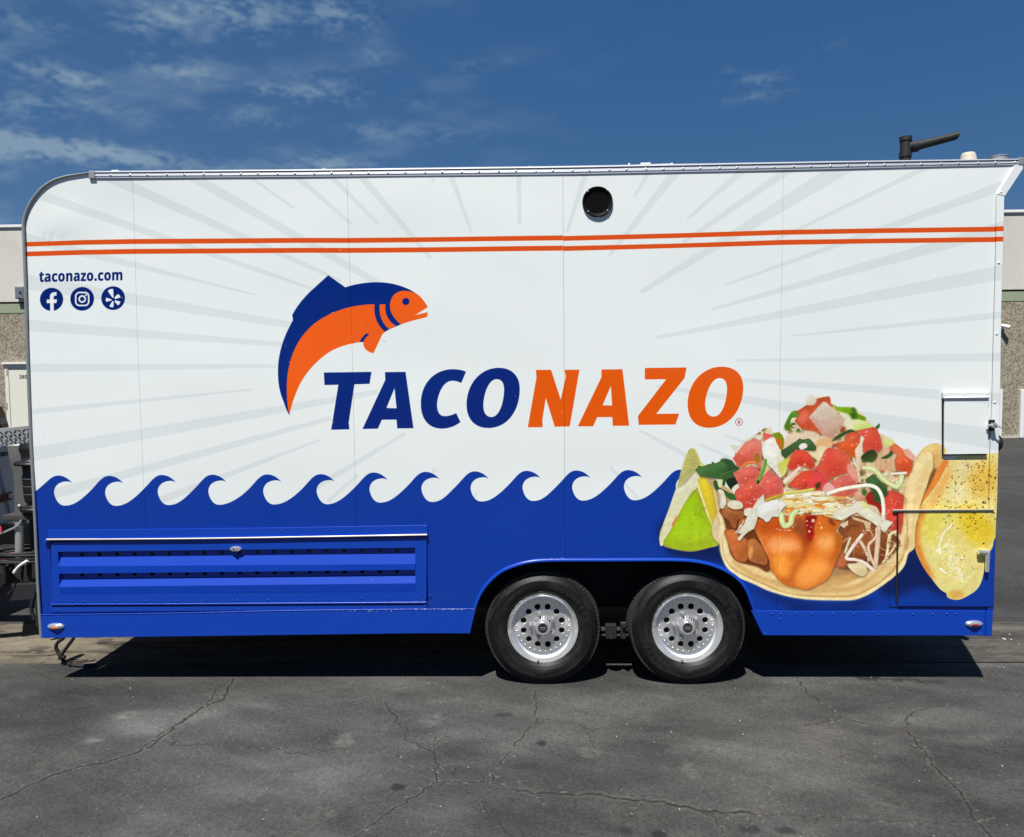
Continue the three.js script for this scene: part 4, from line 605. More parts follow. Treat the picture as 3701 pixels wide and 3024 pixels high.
// shallow concrete gutter under the trailer
const GZ0 = ground(1850, 2248).z, GZ1 = NZ0 - 0.012;
{
  const n = 60, m = 14, pos = [], uv = [], idx = [];
  for (let j = 0; j <= m; j++) for (let i = 0; i <= n; i++) {
    const s = j / m, x = lerp(-14, 14, i / n), z = lerp(GZ1, GZ0, s), dip = -0.006 - 0.0 * Math.sin(Math.PI * s);
    pos.push(x, dip + (fbm(x * 2, z * 6, 3, 9) - 0.5) * 0.006, z); uv.push(x / 3.6, s * 0.9);
  }
  for (let j = 0; j < m; j++) for (let i = 0; i < n; i++) { const a = j * (n + 1) + i; idx.push(a, a + 1, a + n + 2, a, a + n + 2, a + n + 1); }
  const g = new THREE.BufferGeometry(); g.setAttribute('position', new THREE.Float32BufferAttribute(pos, 3)); g.setAttribute('uv', new THREE.Float32BufferAttribute(uv, 2)); g.setIndex(idx); g.computeVertexNormals();
  structure('concrete_gutter', g, std({ map: concreteMap, roughness: 0.95, bumpMap: concreteMap, bumpScale: 0.005 }));
  // beyond a joint under the trailer the gutter is black with tyre dirt and old asphalt
  const g2 = uvPlane(1.6, 14, GZ0 + 0.004, GZ1 - 0.004, 0.0005, true), uv2 = g2.attributes.uv; for (let i = 0; i < uv2.count; i++) uv2.setXY(i, uv2.getX(i) / 3.1, uv2.getY(i) / 0.9);
  const dirty = noiseTex(1024, 512, (i, j) => { const u = i / 1024, v = j / 512, run = tileFbm(u, v * 0.4, 14, 4, 171) - 0.5, mid = tileFbm(u, v, 60, 4, 181) - 0.5, big = tileFbm(u, v, 5, 4, 161) - 0.5, band = tileFbm(u * 0.12, v, 9, 3, 191) - 0.5, n = 75 + big * 36 + run * 40 + mid * 44 + band * 44 + (hash(i, j, 16) - 0.5) * 26; return [n, n * 0.965, n * 0.87]; });
  structure('concrete_gutter', g2, std({ map: dirty, roughness: 0.95, bumpMap: dirty, bumpScale: 0.005 }));
  const fl = new THREE.InstancedMesh(new THREE.IcosahedronGeometry(1, 0), std({ color: lin(0.62, 0.6, 0.52), roughness: 0.8 }), 7), Mx = new THREE.Matrix4(), qq = new THREE.Quaternion();
  [[3648, 2291, 0.008], [3629, 2308, 0.017], [3654, 2310, 0.011], [3681, 2326, 0.006], [3612, 2409, 0.005], [3690, 2330, 0.004], [3570, 2350, 0.004]].forEach(([u, v, s], i) => { const p = ground(u, v, 0.002); qq.setFromEuler(new THREE.Euler(0.1, i * 2.1, 0.1)); Mx.compose(p, qq, V(s, s * 0.2, s * 0.5)); fl.setMatrixAt(i, Mx); });
  fl.name = 'paint_flakes'; fl.userData = { label: 'few pale flakes lying on the dirty gutter at the right trailer end', category: 'litter', kind: 'stuff' }; shade(fl); scene.add(fl);
}
// loose grit
{
  const g = new THREE.IcosahedronGeometry(1, 0), m = new THREE.InstancedMesh(g, std({ color: lin(0.36, 0.35, 0.32), roughness: 0.9 }), 260), r = rng(31), M = new THREE.Matrix4(), q = new THREE.Quaternion();
  for (let i = 0; i < 260; i++) { const s = 0.001 + r() ** 5 * 0.005; q.setFromEuler(new THREE.Euler(r() * 6, r() * 6, r() * 6)); M.compose(V(lerp(-4, 4.4, r()), s * 0.4, lerp(-0.4, 2, r())), q, V(s, s * 0.6, s * 0.8)); m.setMatrixAt(i, M); }
  m.name = 'loose_grit'; m.userData = { label: 'tiny pale stones scattered over the dark asphalt in front of the trailer', category: 'grit', kind: 'stuff' }; shade(m); scene.add(m);
}

// ---------------------------------------------------------------- warehouse behind
const BZ = (ground(3660, 1580).z + ground(60, 1609).z) / 2;
const tan = noiseTex(1024, 1024, (i, j) => {
  const u = i / 1024, v = j / 1024, a = tileNoise(u * 170, v * 170, 170, 3), b = tileNoise(u * 230 + a * 1.5, v * 230, 230, 9), c = tileNoise(u * 90, v * 90, 90, 14), big = tileFbm(u, v, 4, 4, 33) - 0.5;
  const peb = sstep(0.5, 0.62, a * 0.6 + b * 0.4) - sstep(0.62, 0.8, b) * 0.8 * c;
  const n = 156 + big * 24 - peb * 46 + (hash(i, j, 2) - 0.5) * 24; return [n, n * 0.94, n * 0.82];
});
tan.repeat.set(1 / 5.2, 1 / 5.2);
const creamTex = noiseTex(512, 512, (i, j) => { const u = i / 512, v = j / 512, n = 212 + (tileFbm(u, v, 5, 4, 3) - 0.5) * 18 + (tileFbm(u, v * 0.2, 30, 2, 8) - 0.5) * 10 + (hash(i, j, 1) - 0.5) * 5; return [n, n * 0.985, n * 0.935]; });
creamTex.repeat.set(1 / 6, 1 / 6);
const worldUV = (g) => { const p = g.attributes.position, uv = new Float32Array(p.count * 2); for (let i = 0; i < p.count; i++) { uv[i * 2] = p.getX(i); uv[i * 2 + 1] = p.getY(i); } g.setAttribute('uv', new THREE.BufferAttribute(uv, 2)); return g; };
const M = {
  cream: std({ map: creamTex, color: lin(0.92, 0.92, 0.92), roughness: 0.85 }), tan: std({ map: tan, roughness: 0.95, bumpMap: tan, bumpScale: 0.012 }), green: std({ color: srgb(146, 156, 130), roughness: 0.85 }),
  capWhite: std({ color: lin(0.8, 0.8, 0.78), roughness: 0.6 }), reveal: std({ color: lin(0.06, 0.06, 0.06), roughness: 0.9 }), doorCream: std({ color: srgb(222, 220, 205), roughness: 0.55 }), black: std({ color: lin(0.015, 0.015, 0.016), roughness: 0.5 }), dark: std({ color: lin(0.008, 0.008, 0.009), roughness: 0.8 }),
  steel: std({ color: lin(0.5, 0.5, 0.5), metalness: 0.9, roughness: 0.4 }), greyPaint: std({ color: lin(0.3, 0.3, 0.3), roughness: 0.6 }), white: std({ color: lin(0.8, 0.8, 0.79), roughness: 0.45 }),
};
const mid = (a, b) => (a + b) / 2;
{
  const yOf = (vr, vl) => mid(at(3660, vr, BZ).y, at(60, vl, BZ).y), top = yOf(760, 812), capLow = yOf(770, 822), bandTop = yOf(1045, 1091), bandLow = yOf(1087, 1131), X0 = -32, X1 = 30;
  const w = thing('warehouse', 'long warehouse behind the trailer with white upper wall, green band and tan pebble base', 'building', 0, 0, BZ);
  part('tan_wall', w, worldUV(box(X0, X1, -0.1, bandLow, BZ - 0.3, BZ)), M.tan); part('green_band', w, box(X0, X1, bandLow, bandTop - 0.06, BZ - 0.3, BZ + 0.012), M.green); part('shadow_reveal', w, box(X0, X1, bandTop - 0.06, bandTop, BZ - 0.3, BZ - 0.05), M.reveal);
  part('upper_wall', w, worldUV(box(X0, X1, bandTop, capLow, BZ - 0.3, BZ + 0.02)), M.cream); part('parapet_cap', w, box(X0, X1, capLow, top, BZ - 0.36, BZ + 0.07, 0.01), M.capWhite); part('roof', w, box(X0, X1, top - 1.1, top - 0.8, BZ - 18, BZ - 0.3), M.greyPaint);
  part('side_wall', w, box(X0, X0 + 0.3, -0.1, capLow, BZ - 18, BZ - 0.3), M.cream); part('side_wall', w, box(X1 - 0.3, X1, -0.1, capLow, BZ - 18, BZ - 0.3), M.cream); part('back_wall', w, box(X0, X1, -0.1, capLow, BZ - 18.3, BZ - 18), M.cream);
  // personnel door with its number
  const d0 = at(22, 1400, BZ), dx = d0.x, dTop = at(60, 1316, BZ).y, fw = 0.11, dw = 1.05;
  const door = partGroup('door', w, dx + fw + dw / 2, 0, BZ);
  part('door_frame', door, [box(dx, dx + fw, 0, dTop, BZ - 0.1, BZ + 0.03, 0.005), box(dx + fw + dw, dx + 2 * fw + dw, 0, dTop, BZ - 0.1, BZ + 0.03, 0.005), box(dx, dx + 2 * fw + dw, dTop - 0.12, dTop - 0.002, BZ - 0.1, BZ + 0.028, 0.005)], M.doorCream);
  part('drip_cap', door, box(dx - 0.05, dx + 2 * fw + dw + 0.05, dTop, dTop + 0.05, BZ - 0.1, BZ + 0.10, 0.008), M.capWhite);
  part('door_leaf', door, box(dx + fw + 0.008, dx + fw + dw - 0.008, 0.02, dTop - 0.125, BZ - 0.06, BZ + 0.012, 0.004), M.doorCream);
  for (const y of [1345, 1468, 1560]) part('hinge', door, rod(at(22 + 5, y + 12, BZ + 0.02), at(22 + 5, y - 12, BZ + 0.02), 0.02), M.steel);
  part('threshold', door, box(dx, dx + 2 * fw + dw, -0.005, 0.018, BZ - 0.1, BZ + 0.14), M.capWhite);
  const font = await new FontLoader().loadAsync('fonts/droid/droid_sans_bold.typeface.json'), num = new TextGeometry('380E', { font, size: 0.105, depth: 0.003, curveSegments: 4 }), p = at(71, 1368, BZ);
  part('number', door, num.translate(p.x, p.y, BZ + 0.0122), M.black);
  // white jamb guards and the roller door beside them
  const j1 = at(3614, 1420, BZ + 0.1), j2 = at(3690, 1420, BZ + 0.1), jt = mid(at(3660, 1406, BZ).y, at(3660, 1406, BZ).y);
  part('jamb_guard', w, box(j1.x - 0.03, j1.x + 0.08, 0, jt, BZ, BZ + 0.1, 0.01), M.white); part('jamb_guard', w, box(j2.x, j2.x + 0.11, 0, jt, BZ, BZ + 0.1, 0.01), M.white);
  const rd = partGroup('roller_door', w, j2.x + 2, 0, BZ);
  for (let k = 0; k < 26; k++) part('slat', rd, box(j2.x + 0.13, j2.x + 3.7, 0.02 + k * 0.12, 0.02 + k * 0.12 + 0.112, BZ + 0.005, BZ + 0.04, 0.02), M.cream);
  part('foundation', w, box(X0, X1, -0.05, 0.05, BZ - 0.02, BZ + 0.03), std({ color: lin(0.5, 0.47, 0.4), roughness: 0.9 }));

  // dome camera on the wall, and a small box at the other end
  const c = at(3634, 1181, BZ + 0.12), cam = thing('security_camera', 'small white security camera on the tan wall right of the trailer', 'camera', c.x, c.y, BZ);
  part('bracket', cam, [rod(V(c.x - 0.02, c.y, BZ), V(c.x - 0.02, c.y, BZ + 0.12), 0.035), rod(V(c.x - 0.02, c.y, BZ), V(c.x - 0.02, c.y, BZ + 0.02), 0.07)], M.white);
  part('housing', cam, [rod(V(c.x - 0.07, c.y + 0.035, BZ + 0.10), V(c.x + 0.07, c.y - 0.02, BZ + 0.20), 0.05, 0.06), new THREE.SphereGeometry(0.052, 16, 12).translate(c.x - 0.07, c.y + 0.035, BZ + 0.10)], M.white);
  part('lens', cam, rod(V(c.x + 0.068, c.y - 0.019, BZ + 0.199), V(c.x + 0.075, c.y - 0.022, BZ + 0.204), 0.048), M.black);
  const a = at(66, 1037, BZ), e = at(98, 1081, BZ), bxg = thing('junction_box', 'small grey metal box on the white wall at the left trailer edge', 'electrical box', mid(a.x, e.x), e.y, BZ);
  part('case', bxg, box(a.x, e.x, e.y, a.y, BZ + 0.02, BZ + 0.16, 0.01), M.greyPaint); part('cover', bxg, box(a.x + 0.02, e.x - 0.02, e.y + 0.02, a.y - 0.02, BZ + 0.16, BZ + 0.175, 0.006), M.steel); part('knob', bxg, rod(V(mid(a.x, e.x) + 0.05, mid(a.y, e.y), BZ + 0.17), V(mid(a.x, e.x) + 0.05, mid(a.y, e.y), BZ + 0.2), 0.03), M.black);
}

// ---------------------------------------------------------------- tow van at the left edge: only its rear corner shows
{
  const FAR = -2.15, rx = at(59.6, 1800, FAR).x, body = std({ color: lin(0.62, 0.65, 0.68), roughness: 0.3, clearcoat: 0.6, clearcoatRoughness: 0.1 });
  const edge = (u, v) => { const p = onX(u, v, rx); return [p.z, p.y]; };
  const prof = [edge(57, 1884), edge(60, 1850), edge(60.3, 1804), edge(58.5, 1752), edge(54.5, 1705), edge(47, 1670), edge(40.5, 1645), edge(35, 1613), edge(24, 1545), edge(10, 1500), edge(0, 1470)];
  const top = prof[prof.length - 1], cz = -1.2, farTop = [top[0] + 0.1, top[1] + 0.32], pts = [...prof, farTop, [farTop[0] + 0.16, farTop[1] + 0.1]];
  const smooth = new THREE.CatmullRomCurve3(pts.map(([z, y]) => V(z, y, 0)), false, 'centripetal').getPoints(48).map((p) => [p.x, p.y]); pts.length = 0; pts.push(...smooth);
  const outline = [...pts, ...pts.map(([z, y]) => [2 * cz - z, y]).reverse()];
  const sh = new THREE.Shape(outline.map(([z, y]) => new THREE.Vector2(z, y)));
  const glass = std({ color: lin(0.01, 0.012, 0.014), roughness: 0.06, clearcoat: 1 });
  const v = thing('cargo_van', 'white tow van parked at the left edge, only its rear corner visible', 'van', rx - 2.6, 0, cz);
  const bodyGeo = new THREE.ExtrudeGeometry(sh, { depth: 4.9, bevelEnabled: true, bevelSize: 0.02, bevelThickness: 0.03, bevelOffset: -0.02, bevelSegments: 3 }).rotateY(-Math.PI / 2).translate(rx - 0.035, 0, 0);
  part('body', v, bodyGeo, body);
  const door = partGroup('rear_door', v, rx, 1, cz), inset = (k, up) => outline.map(([z, y]) => new THREE.Vector2(cz + (z - cz) * k, up + (y - up) * 0.93));
  for (const side of [0, 1]) {
    const half = inset(0.93, 1.2).filter((q) => (side ? q.x > cz : q.x <= cz)), s2 = new THREE.Shape([...half, ...(side ? [] : [])]);
    const g = new THREE.ExtrudeGeometry(s2, { depth: 0.012, bevelEnabled: true, bevelSize: 0.006, bevelThickness: 0.006, bevelSegments: 2 }).rotateY(-Math.PI / 2).translate(rx + 0.012, 0, 0);
    part('door_leaf', door, g, body);
  }
  // panes and seams along the sides, further along than the camera sees
  for (const s of [0, 1]) for (const [d0, d1] of [[0.5, 1.7], [1.9, 3.1], [3.3, 4.3]]) {
    const iA = outline.length / 2 - 9, zA = s ? 2 * cz - outline[iA - 10][0] : outline[iA - 10][0], zB = s ? 2 * cz - outline[iA][0] : outline[iA][0], yA = outline[iA - 10][1], yB = outline[iA][1], o = s ? 0.012 : -0.012, g = new THREE.BufferGeometry();
    g.setAttribute('position', new THREE.Float32BufferAttribute([rx - d0, yA, zA + o, rx - d1, yA, zA + o, rx - d1, yB, zB + o, rx - d0, yA, zA + o, rx - d1, yB, zB + o, rx - d0, yB, zB + o], 3)); g.computeVertexNormals(); part('side_window', v, g, glass);
  }
  const lo = onX(50, 1884, rx).y;
  // tall red lamp with a clear band
  const red = std({ color: lin(0.16, 0.008, 0.012), roughness: 0.12, clearcoat: 1 }), clear = std({ color: lin(0.42, 0.36, 0.34), roughness: 0.2, clearcoat: 1 });
  const lamp = partGroup('tail_lamp', v, rx, 1.7, FAR);
  const lampPiece = (a, b, m, name) => { const p = [edge(...a), edge(...b)], w = 0.10, s = new THREE.Shape([[p[0][0] + 0.004, p[0][1]], [p[1][0] + 0.004, p[1][1]], [p[1][0] + w, p[1][1]], [p[0][0] + w, p[0][1]]].map(([z, y]) => new THREE.Vector2(z, y))); part(name, lamp, new THREE.ExtrudeGeometry(s, { depth: 0.02, bevelEnabled: true, bevelSize: 0.004, bevelThickness: 0.006, bevelSegments: 2 }).rotateY(-Math.PI / 2).translate(rx + 0.02, 0, 0), m); };
  lampPiece([24, 1545], [21, 1531], red, 'red_lens'); lampPiece([20.6, 1530], [14, 1508], clear, 'clear_lens'); lampPiece([13.6, 1507], [0, 1470], red, 'red_lens');
  // badge letters on the door
  const font = await new FontLoader().loadAsync('fonts/droid/droid_sans_bold.typeface.json'), p1 = onX(33, 1803, rx), p0 = onX(35, 1793, rx), hgt = 0.075;
  const tx = new TextGeometry('GMC', { font, size: hgt, depth: 0.012, curveSegments: 3 }); tx.computeBoundingBox(); const len = tx.boundingBox.max.x, want = 0.30;
  tx.scale(want / len, 1, 1).translate(-want, 0, 0).rotateY(Math.PI / 2).translate(rx + 0.02, onX(30, 1806, rx).y, onX(34, 1800, rx).z);
  part('badge', v, tx, std({ color: lin(0.12, 0.02, 0.025), roughness: 0.3 }));
  part('plate_frame', v, box(rx + 0.02, rx + 0.03, onX(5, 1690, rx).y, onX(5, 1618, rx).y, onX(17, 1650, rx).z, onX(17, 1650, rx).z + 0.3), std({ color: lin(0.55, 0.6, 0.66), roughness: 0.4 }));
  const st = new TextGeometry('2025', { font, size: 0.035, depth: 0.004, curveSegments: 2 }); st.computeBoundingBox(); const sl = st.boundingBox.max.x;
  part('sticker', v, st.translate(-sl, 0, 0).rotateY(Math.PI / 2).translate(rx + 0.031, onX(10, 1646, rx).y, onX(16, 1640, rx).z), M.black);
  part('bumper', v, box(rx - 0.12, rx + 0.14, lo - 0.24, lo - 0.02, FAR - 0.02, 2 * cz - FAR + 0.02, 0.03), M.black);
  part('underbody', v, box(rx - 4.6, rx - 0.2, 0.35, lo, FAR + 0.12, 2 * cz - FAR - 0.12), M.dark);
  for (const dx of [1.05, 4.3]) for (const s of [FAR + 0.12, 2 * cz - FAR - 0.12]) { const wh = partGroup('wheel', v, rx - dx, 0.37, s); part('tyre', wh, new THREE.TorusGeometry(0.26, 0.11, 12, 32).translate(rx - dx, 0.37, s), M.black); part('rim', wh, rod(V(rx - dx, 0.37, s - 0.08), V(rx - dx, 0.37, s + 0.08), 0.2), M.steel); }
}

// ---------------------------------------------------------------- food trailer
const DEPTH = 2.42, TR = thing('food_trailer', 'long white and blue food trailer printed with a leaping fish, waves and a large taco', 'food trailer', at(1850, 2290).x, 0, -DEPTH / 2);
// wrap film: glossy, with the slight waviness of sheet metal
const wrapBump = noiseTex(1024, 1024, (i, j) => { const n = 128 + (tileFbm(i / 1024, j / 1024, 90, 3, 5) - 0.5) * 120 + (tileFbm(i / 1024, j / 1024, 6, 3, 15) - 0.5) * 40; return [n, n, n]; }, false);
wrapBump.repeat.set(3, 3);
const wrap = (map) => std({ map, roughness: 0.07, specularIntensity: 0.8, bumpMap: wrapBump, bumpScale: 0.00012 });
const W1 = wrap(artLeft), W2 = wrap(artRight);
const slatPaint = std({ color: srgb(12, 60, 168), roughness: 0.55, specularIntensity: 0.3 }), bluePaint = std({ color: srgb(14, 62, 166), roughness: 0.3, specularIntensity: 0.7, bumpMap: wrapBump, bumpScale: 0.0004 });
const whitePaint = std({ color: srgb(222, 226, 225), roughness: 0.45 });
const alu = std({ color: lin(0.78, 0.79, 0.8), metalness: 0.55, roughness: 0.36 }), aluDull = std({ color: lin(0.38, 0.39, 0.4), metalness: 0.6, roughness: 0.5 }), chrome = std({ color: lin(0.82, 0.82, 0.82), metalness: 0.75, roughness: 0.2 }), wornEdge = std({ color: lin(0.6, 0.58, 0.54), metalness: 0.3, roughness: 0.4 });
const rubber = std({ color: lin(0.011, 0.011, 0.011), roughness: 0.7 }), iron = std({ color: lin(0.02, 0.021, 0.022), roughness: 0.55 }), plastic = std({ color: lin(0.012, 0.012, 0.013), roughness: 0.42 });

const P2 = (u, v) => at(u, v);
const line = (...p) => { const q = []; for (let i = 0; i < p.length; i += 2) q.push(P2(p[i], p[i + 1])); return q; };
const xAtY = (pl) => (y) => { for (let i = 0; i < pl.length - 1; i++) if (y <= pl[i].y + 1e-9 && y >= pl[i + 1].y - 1e-9) return lerp(pl[i].x, pl[i + 1].x, (pl[i].y - y) / Math.max(1e-9, pl[i].y - pl[i + 1].y)); return y > pl[0].y ? pl[0].x : pl[pl.length - 1].x; };
const yAtX = (pl) => (x) => { for (let i = 0; i < pl.length - 1; i++) if (x >= pl[i].x - 1e-9 && x <= pl[i + 1].x + 1e-9) return lerp(pl[i].y, pl[i + 1].y, (x - pl[i].x) / Math.max(1e-9, pl[i + 1].x - pl[i].x)); return x < pl[0].x ? pl[0].y : pl[pl.length - 1].y; };
const arcPts = []; for (const p of new THREE.CatmullRomCurve3(line(93, 875, 90, 812, 96, 780, 110, 745, 131, 712, 158, 682, 195, 657, 240, 641, 282, 633, 325, 627), false, 'centripetal').getPoints(60)) { const l = arcPts[arcPts.length - 1]; if (!l || p.x > l.x + 1e-4) arcPts.push(p); }
const frontEdge = line(93, 875, 97, 985, 100, 1080, 104, 1230, 110, 1400, 118, 1600, 127.5, 1775, 134, 1900, 142.5, 2100, 149.5, 2220, 154.5, 2304);
const topLine = [...arcPts.filter((p) => p.x < P2(326, 645).x - 0.002), ...line(326, 640, 478, 640, 1254, 636, 2035, 627, 2831, 610, 3600, 598, 3670, 597)];
const seams = [line(478, 640, 496, 1198, 507, 1448, 520, 1745, 526.5, 1912, 535, 2110), line(1254, 636, 1275, 1320, 1285, 1745, 1287.5, 1900, 1293, 2100), line(2034, 625, 2039, 1330, 2040.5, 1715, 2044, 2040), line(2831, 610, 2818.5, 1448, 2812, 1900, 2808, 2210)];
const rearSeam = line(3600, 705, 3598.5, 905, 3590, 1220, 3585, 1448, 3578.6, 1580, 3573, 1826, 3566, 2210), rearEdge = line(3627, 709, 3625, 820, 3616.5, 1105, 3612, 1448, 3607, 1580, 3602, 1794, 3595.7, 1933, 3589, 2190, 3588, 2207);
const arch = line(1700, 2287, 1720, 2203, 1739, 2152, 1769, 2108, 1812, 2070, 1866.5, 2046, 1920.6, 2033, 1975, 2029, 2191, 2028, 2462, 2029, 2516, 2034, 2570, 2046, 2624, 2069, 2667, 2100, 2694.5, 2138, 2713, 2187, 2732, 2241, 2751, 2284);
const archCurve = new THREE.CatmullRomCurve3(arch, false, 'centripetal'), archPts = archCurve.getPoints(120);
const skirtTop = line(140, 2221, 149, 2221, 665, 2215, 1000, 2207, 1545, 2201, 1720, 2200), skirtTopR = line(2714, 2206, 2950, 2209, 3557, 2206, 3600, 2206);
const louvreTop = line(120, 1924, 177, 1924, 1000, 1912, 1545, 1905), LV0 = P2(182, 2050).x, LV1 = P2(1544, 2050).x;
const topY = yAtX(topLine), skirtY = yAtX(skirtTop), skirtYR = yAtX(skirtTopR), louvreY = yAtX(louvreTop), archY = yAtX(archPts);
const aL = P2(1720, 2203).x, aR = P2(2720, 2206).x;
const lowAt = (x, s, brk) => { for (const [b, sb] of brk) x = s < sb ? Math.min(x, b - 1e-4) : Math.max(x, b + 1e-4); return lowY(x); };
const lowY = (x) => (x < LV0 ? skirtY(x) : x < LV1 ? louvreY(x) : x < aL ? skirtY(x) : x < aR ? Math.max(archY(x), skirtYR(aR)) : skirtYR(x));
const dent = (x, y) => { const d = P2(160, 865), dx = x - d.x, dy = y - d.y; const crease = Math.exp(-((dy - dx * -0.1) ** 2) / 0.0003) * sstep(-0.06, 0.02, dx) * sstep(0.26, 0.03, dx); const dome = Math.exp(-((dx - 0.13) ** 2) / 0.03 - ((dy - 0.12) ** 2) / 0.012); return dome * 0.008 - crease * 0.005; };
function skin(x, y) { return sstep(3.26, 2.9, y) * (fbm(x * 0.8 + 5, y * 1.3, 2, 12) - 0.5) * 0.02 + sstep(3.26, 2.9, y) * (fbm(x * 3.3, y * 3.3, 2, 19) - 0.5) * 0.0022 + dent(x, y); }
function sheetPanel(xl, xr, breaks, sh, name, mat) {
  const gap = 0.0007, cols = [], n = 46, y0 = topY((xl(2.5) + xr(2.5)) / 2);
  const aX = xl(1.2), bX = xr(1.2);
  for (let i = 0; i <= n; i++) cols.push(i / n);
  const brk = breaks.map((b) => [b, (b - aX) / (bX - aX)]); for (const [, s] of brk) if (s > 0 && s < 1) cols.push(s - 0.0012, s + 0.0012);
  if (name === 'front_panel') for (let i = 1; i < 30; i++) cols.push((i / 30) ** 2 * 0.55);
  cols.sort((p, q) => p - q);
  const rows = 64, pos = [], idx = [], m = cols.length;
  for (let j = 0; j <= rows; j++) for (let i = 0; i < m; i++) {
    const s = cols[i];
    // find the column's x along this row (edges lean a little)
    let x = lerp(aX, bX, s), y = 0;
    for (let k = 0; k < 3; k++) { y = lerp(topY(x), lowAt(x, s, brk), j / rows); x = lerp(xl(y) + gap, xr(y) - gap, s); }
    pos.push(x, y, skin(x, y));
  }
  for (let j = 0; j < rows; j++) for (let i = 0; i < m - 1; i++) { const a = j * m + i; idx.push(a, a + m, a + 1, a + 1, a + m, a + m + 1); }
  // the sheet turns back along its edges
  const ring = []; for (let i = 0; i < m; i++) ring.push(i); for (let j = 1; j <= rows; j++) ring.push(j * m + m - 1); for (let i = m - 2; i >= 0; i--) ring.push(rows * m + i); for (let j = rows - 1; j > 0; j--) ring.push(j * m);
  const g = new THREE.BufferGeometry(); g.setAttribute('position', new THREE.Float32BufferAttribute(pos, 3)); g.setIndex(idx); g.computeVertexNormals();
  const rp = [], ri = []; for (let k = 0; k < ring.length; k++) { const a = ring[k] * 3; rp.push(pos[a], pos[a + 1], pos[a + 2], pos[a], pos[a + 1], -0.02); } const R = ring.length;
  for (let k = 0; k < R; k++) { const a = k * 2, b = ((k + 1) % R) * 2; ri.push(a, b, a + 1, b, b + 1, a + 1); }
  const e = new THREE.BufferGeometry(); e.setAttribute('position', new THREE.Float32BufferAttribute(rp, 3)); e.setIndex(ri); e.computeVertexNormals();
  const both = join([artUV(g, sh), artUV(e, sh)]);
  return part('side_panel', TR, both, mat);
}
const sx = seams.map((s) => xAtY(s)), fx = xAtY(frontEdge), rx2 = xAtY([P2(3664, 600), ...rearSeam]);
sheetPanel(fx, sx[0], [LV0], leftSheet, 'front_panel', W1);
sheetPanel(sx[0], sx[1], [], leftSheet, '', W1);
sheetPanel(sx[1], sx[2], [LV1, aL], leftSheet, '', W1);
sheetPanel(sx[2], sx[3], [aR], rightSheet, '', W2);
sheetPanel(sx[3], rx2, [], rightSheet, '', W2);
// rear corner strip and the slanted piece under the roof overhang
{
  const a = rearSeam, b = rearEdge, pos = [], idx = [], n = 40, yT = a[0].y, yB = P2(3575, 2207).y, fa = xAtY(a), fb = xAtY(b);
  for (let j = 0; j <= n; j++) { const y = lerp(yT, yB, j / n); pos.push(fa(y) - 0.004, y, 0.004, fa(y) - 0.004, y, 0.0105, fb(y) - 0.004, y, 0.0105, fb(y), y, 0.006, fb(y), y, -0.08); }
  for (let j = 0; j < n; j++) for (let i = 0; i < 4; i++) { const p = j * 5 + i; idx.push(p, p + 5, p + 1, p + 1, p + 5, p + 6); }
  const g = new THREE.BufferGeometry(); g.setAttribute('position', new THREE.Float32BufferAttribute(pos, 3)); g.setIndex(idx); const f = g.toNonIndexed(); f.computeVertexNormals();
  const strip = part('corner_trim', TR, artUV(f, rightSheet), W2);
  const rv = [[3614, 695], [3605, 950], [3598, 1206], [3591, 1453]].map(([u, v]) => new THREE.SphereGeometry(0.008, 10, 8).scale(1, 1, 0.5).translate(P2(u, v).x, P2(u, v).y, 0.0115));
  stuff(part('rivet_row', TR, rv, whitePaint));
  part('overhang_trim', TR, [plate(line(3599, 703, 3627, 710, 3692, 612, 3692, 598, 3664, 598), 0.0125, 0.02, [], 0.002)], whitePaint);
}
// lower skirts
{
  const left = [...skirtTop.filter((p) => p.x > P2(149, 2221).x + 0.01), P2(1720, 2203), P2(1700, 2287), ...line(1500, 2287, 154.5, 2304, 149.3, 2222)];
  part('skirt', TR, plate(left, 0.009, 0.02, [], 0.003), bluePaint);
  part('skirt', TR, plate(line(2714, 2206, 2950, 2209, 3557, 2206, 3557, 2295, 2757, 2294, 2751, 2284), 0.009, 0.02, [], 0.003), bluePaint);
  part('corner_trim', TR, [plate(line(3558, 2206, 3584, 2206, 3580, 2296, 3557.5, 2296), 0.013, 0.06, [], 0.003)], bluePaint);
  const rv = (list, z, r = 0.0075) => list.map(([u, v]) => new THREE.SphereGeometry(r, 10, 8).scale(1, 1, 0.55).translate(P2(u, v).x, P2(u, v).y, z));
  stuff(part('rivet_row', TR, rv([[2791, 2217], [2821, 2217], [2872, 2217], [2934, 2217], [3009, 2217], [3082, 2218], [3169, 2219], [3295, 2218], [3369, 2217], [3419, 2217], [3455, 2217], [2819, 2235], [3570, 2287], [3540, 2289], [2765, 2288]], 0.009), bluePaint));
  stuff(part('rivet_row', TR, rv([[546, 2230], [1296, 2222], [1555, 2150], [1640, 2236]], 0.009, 0.006), bluePaint));
  // top edge of the skirt: a folded lip catching the sun
  part('skirt_lip', TR, [tube(line(152, 2219.5, 665, 2213.5, 1000, 2205.5, 1545, 2199.5, 1716, 2199).map((p) => p.setZ(0.008)), 0.0042, 60, 6)], bluePaint);
  part('skirt_lip', TR, [tube(line(2718, 2205, 2950, 2208, 3556, 2205).map((p) => p.setZ(0.006)), 0.0035, 40, 6)], bluePaint);
}
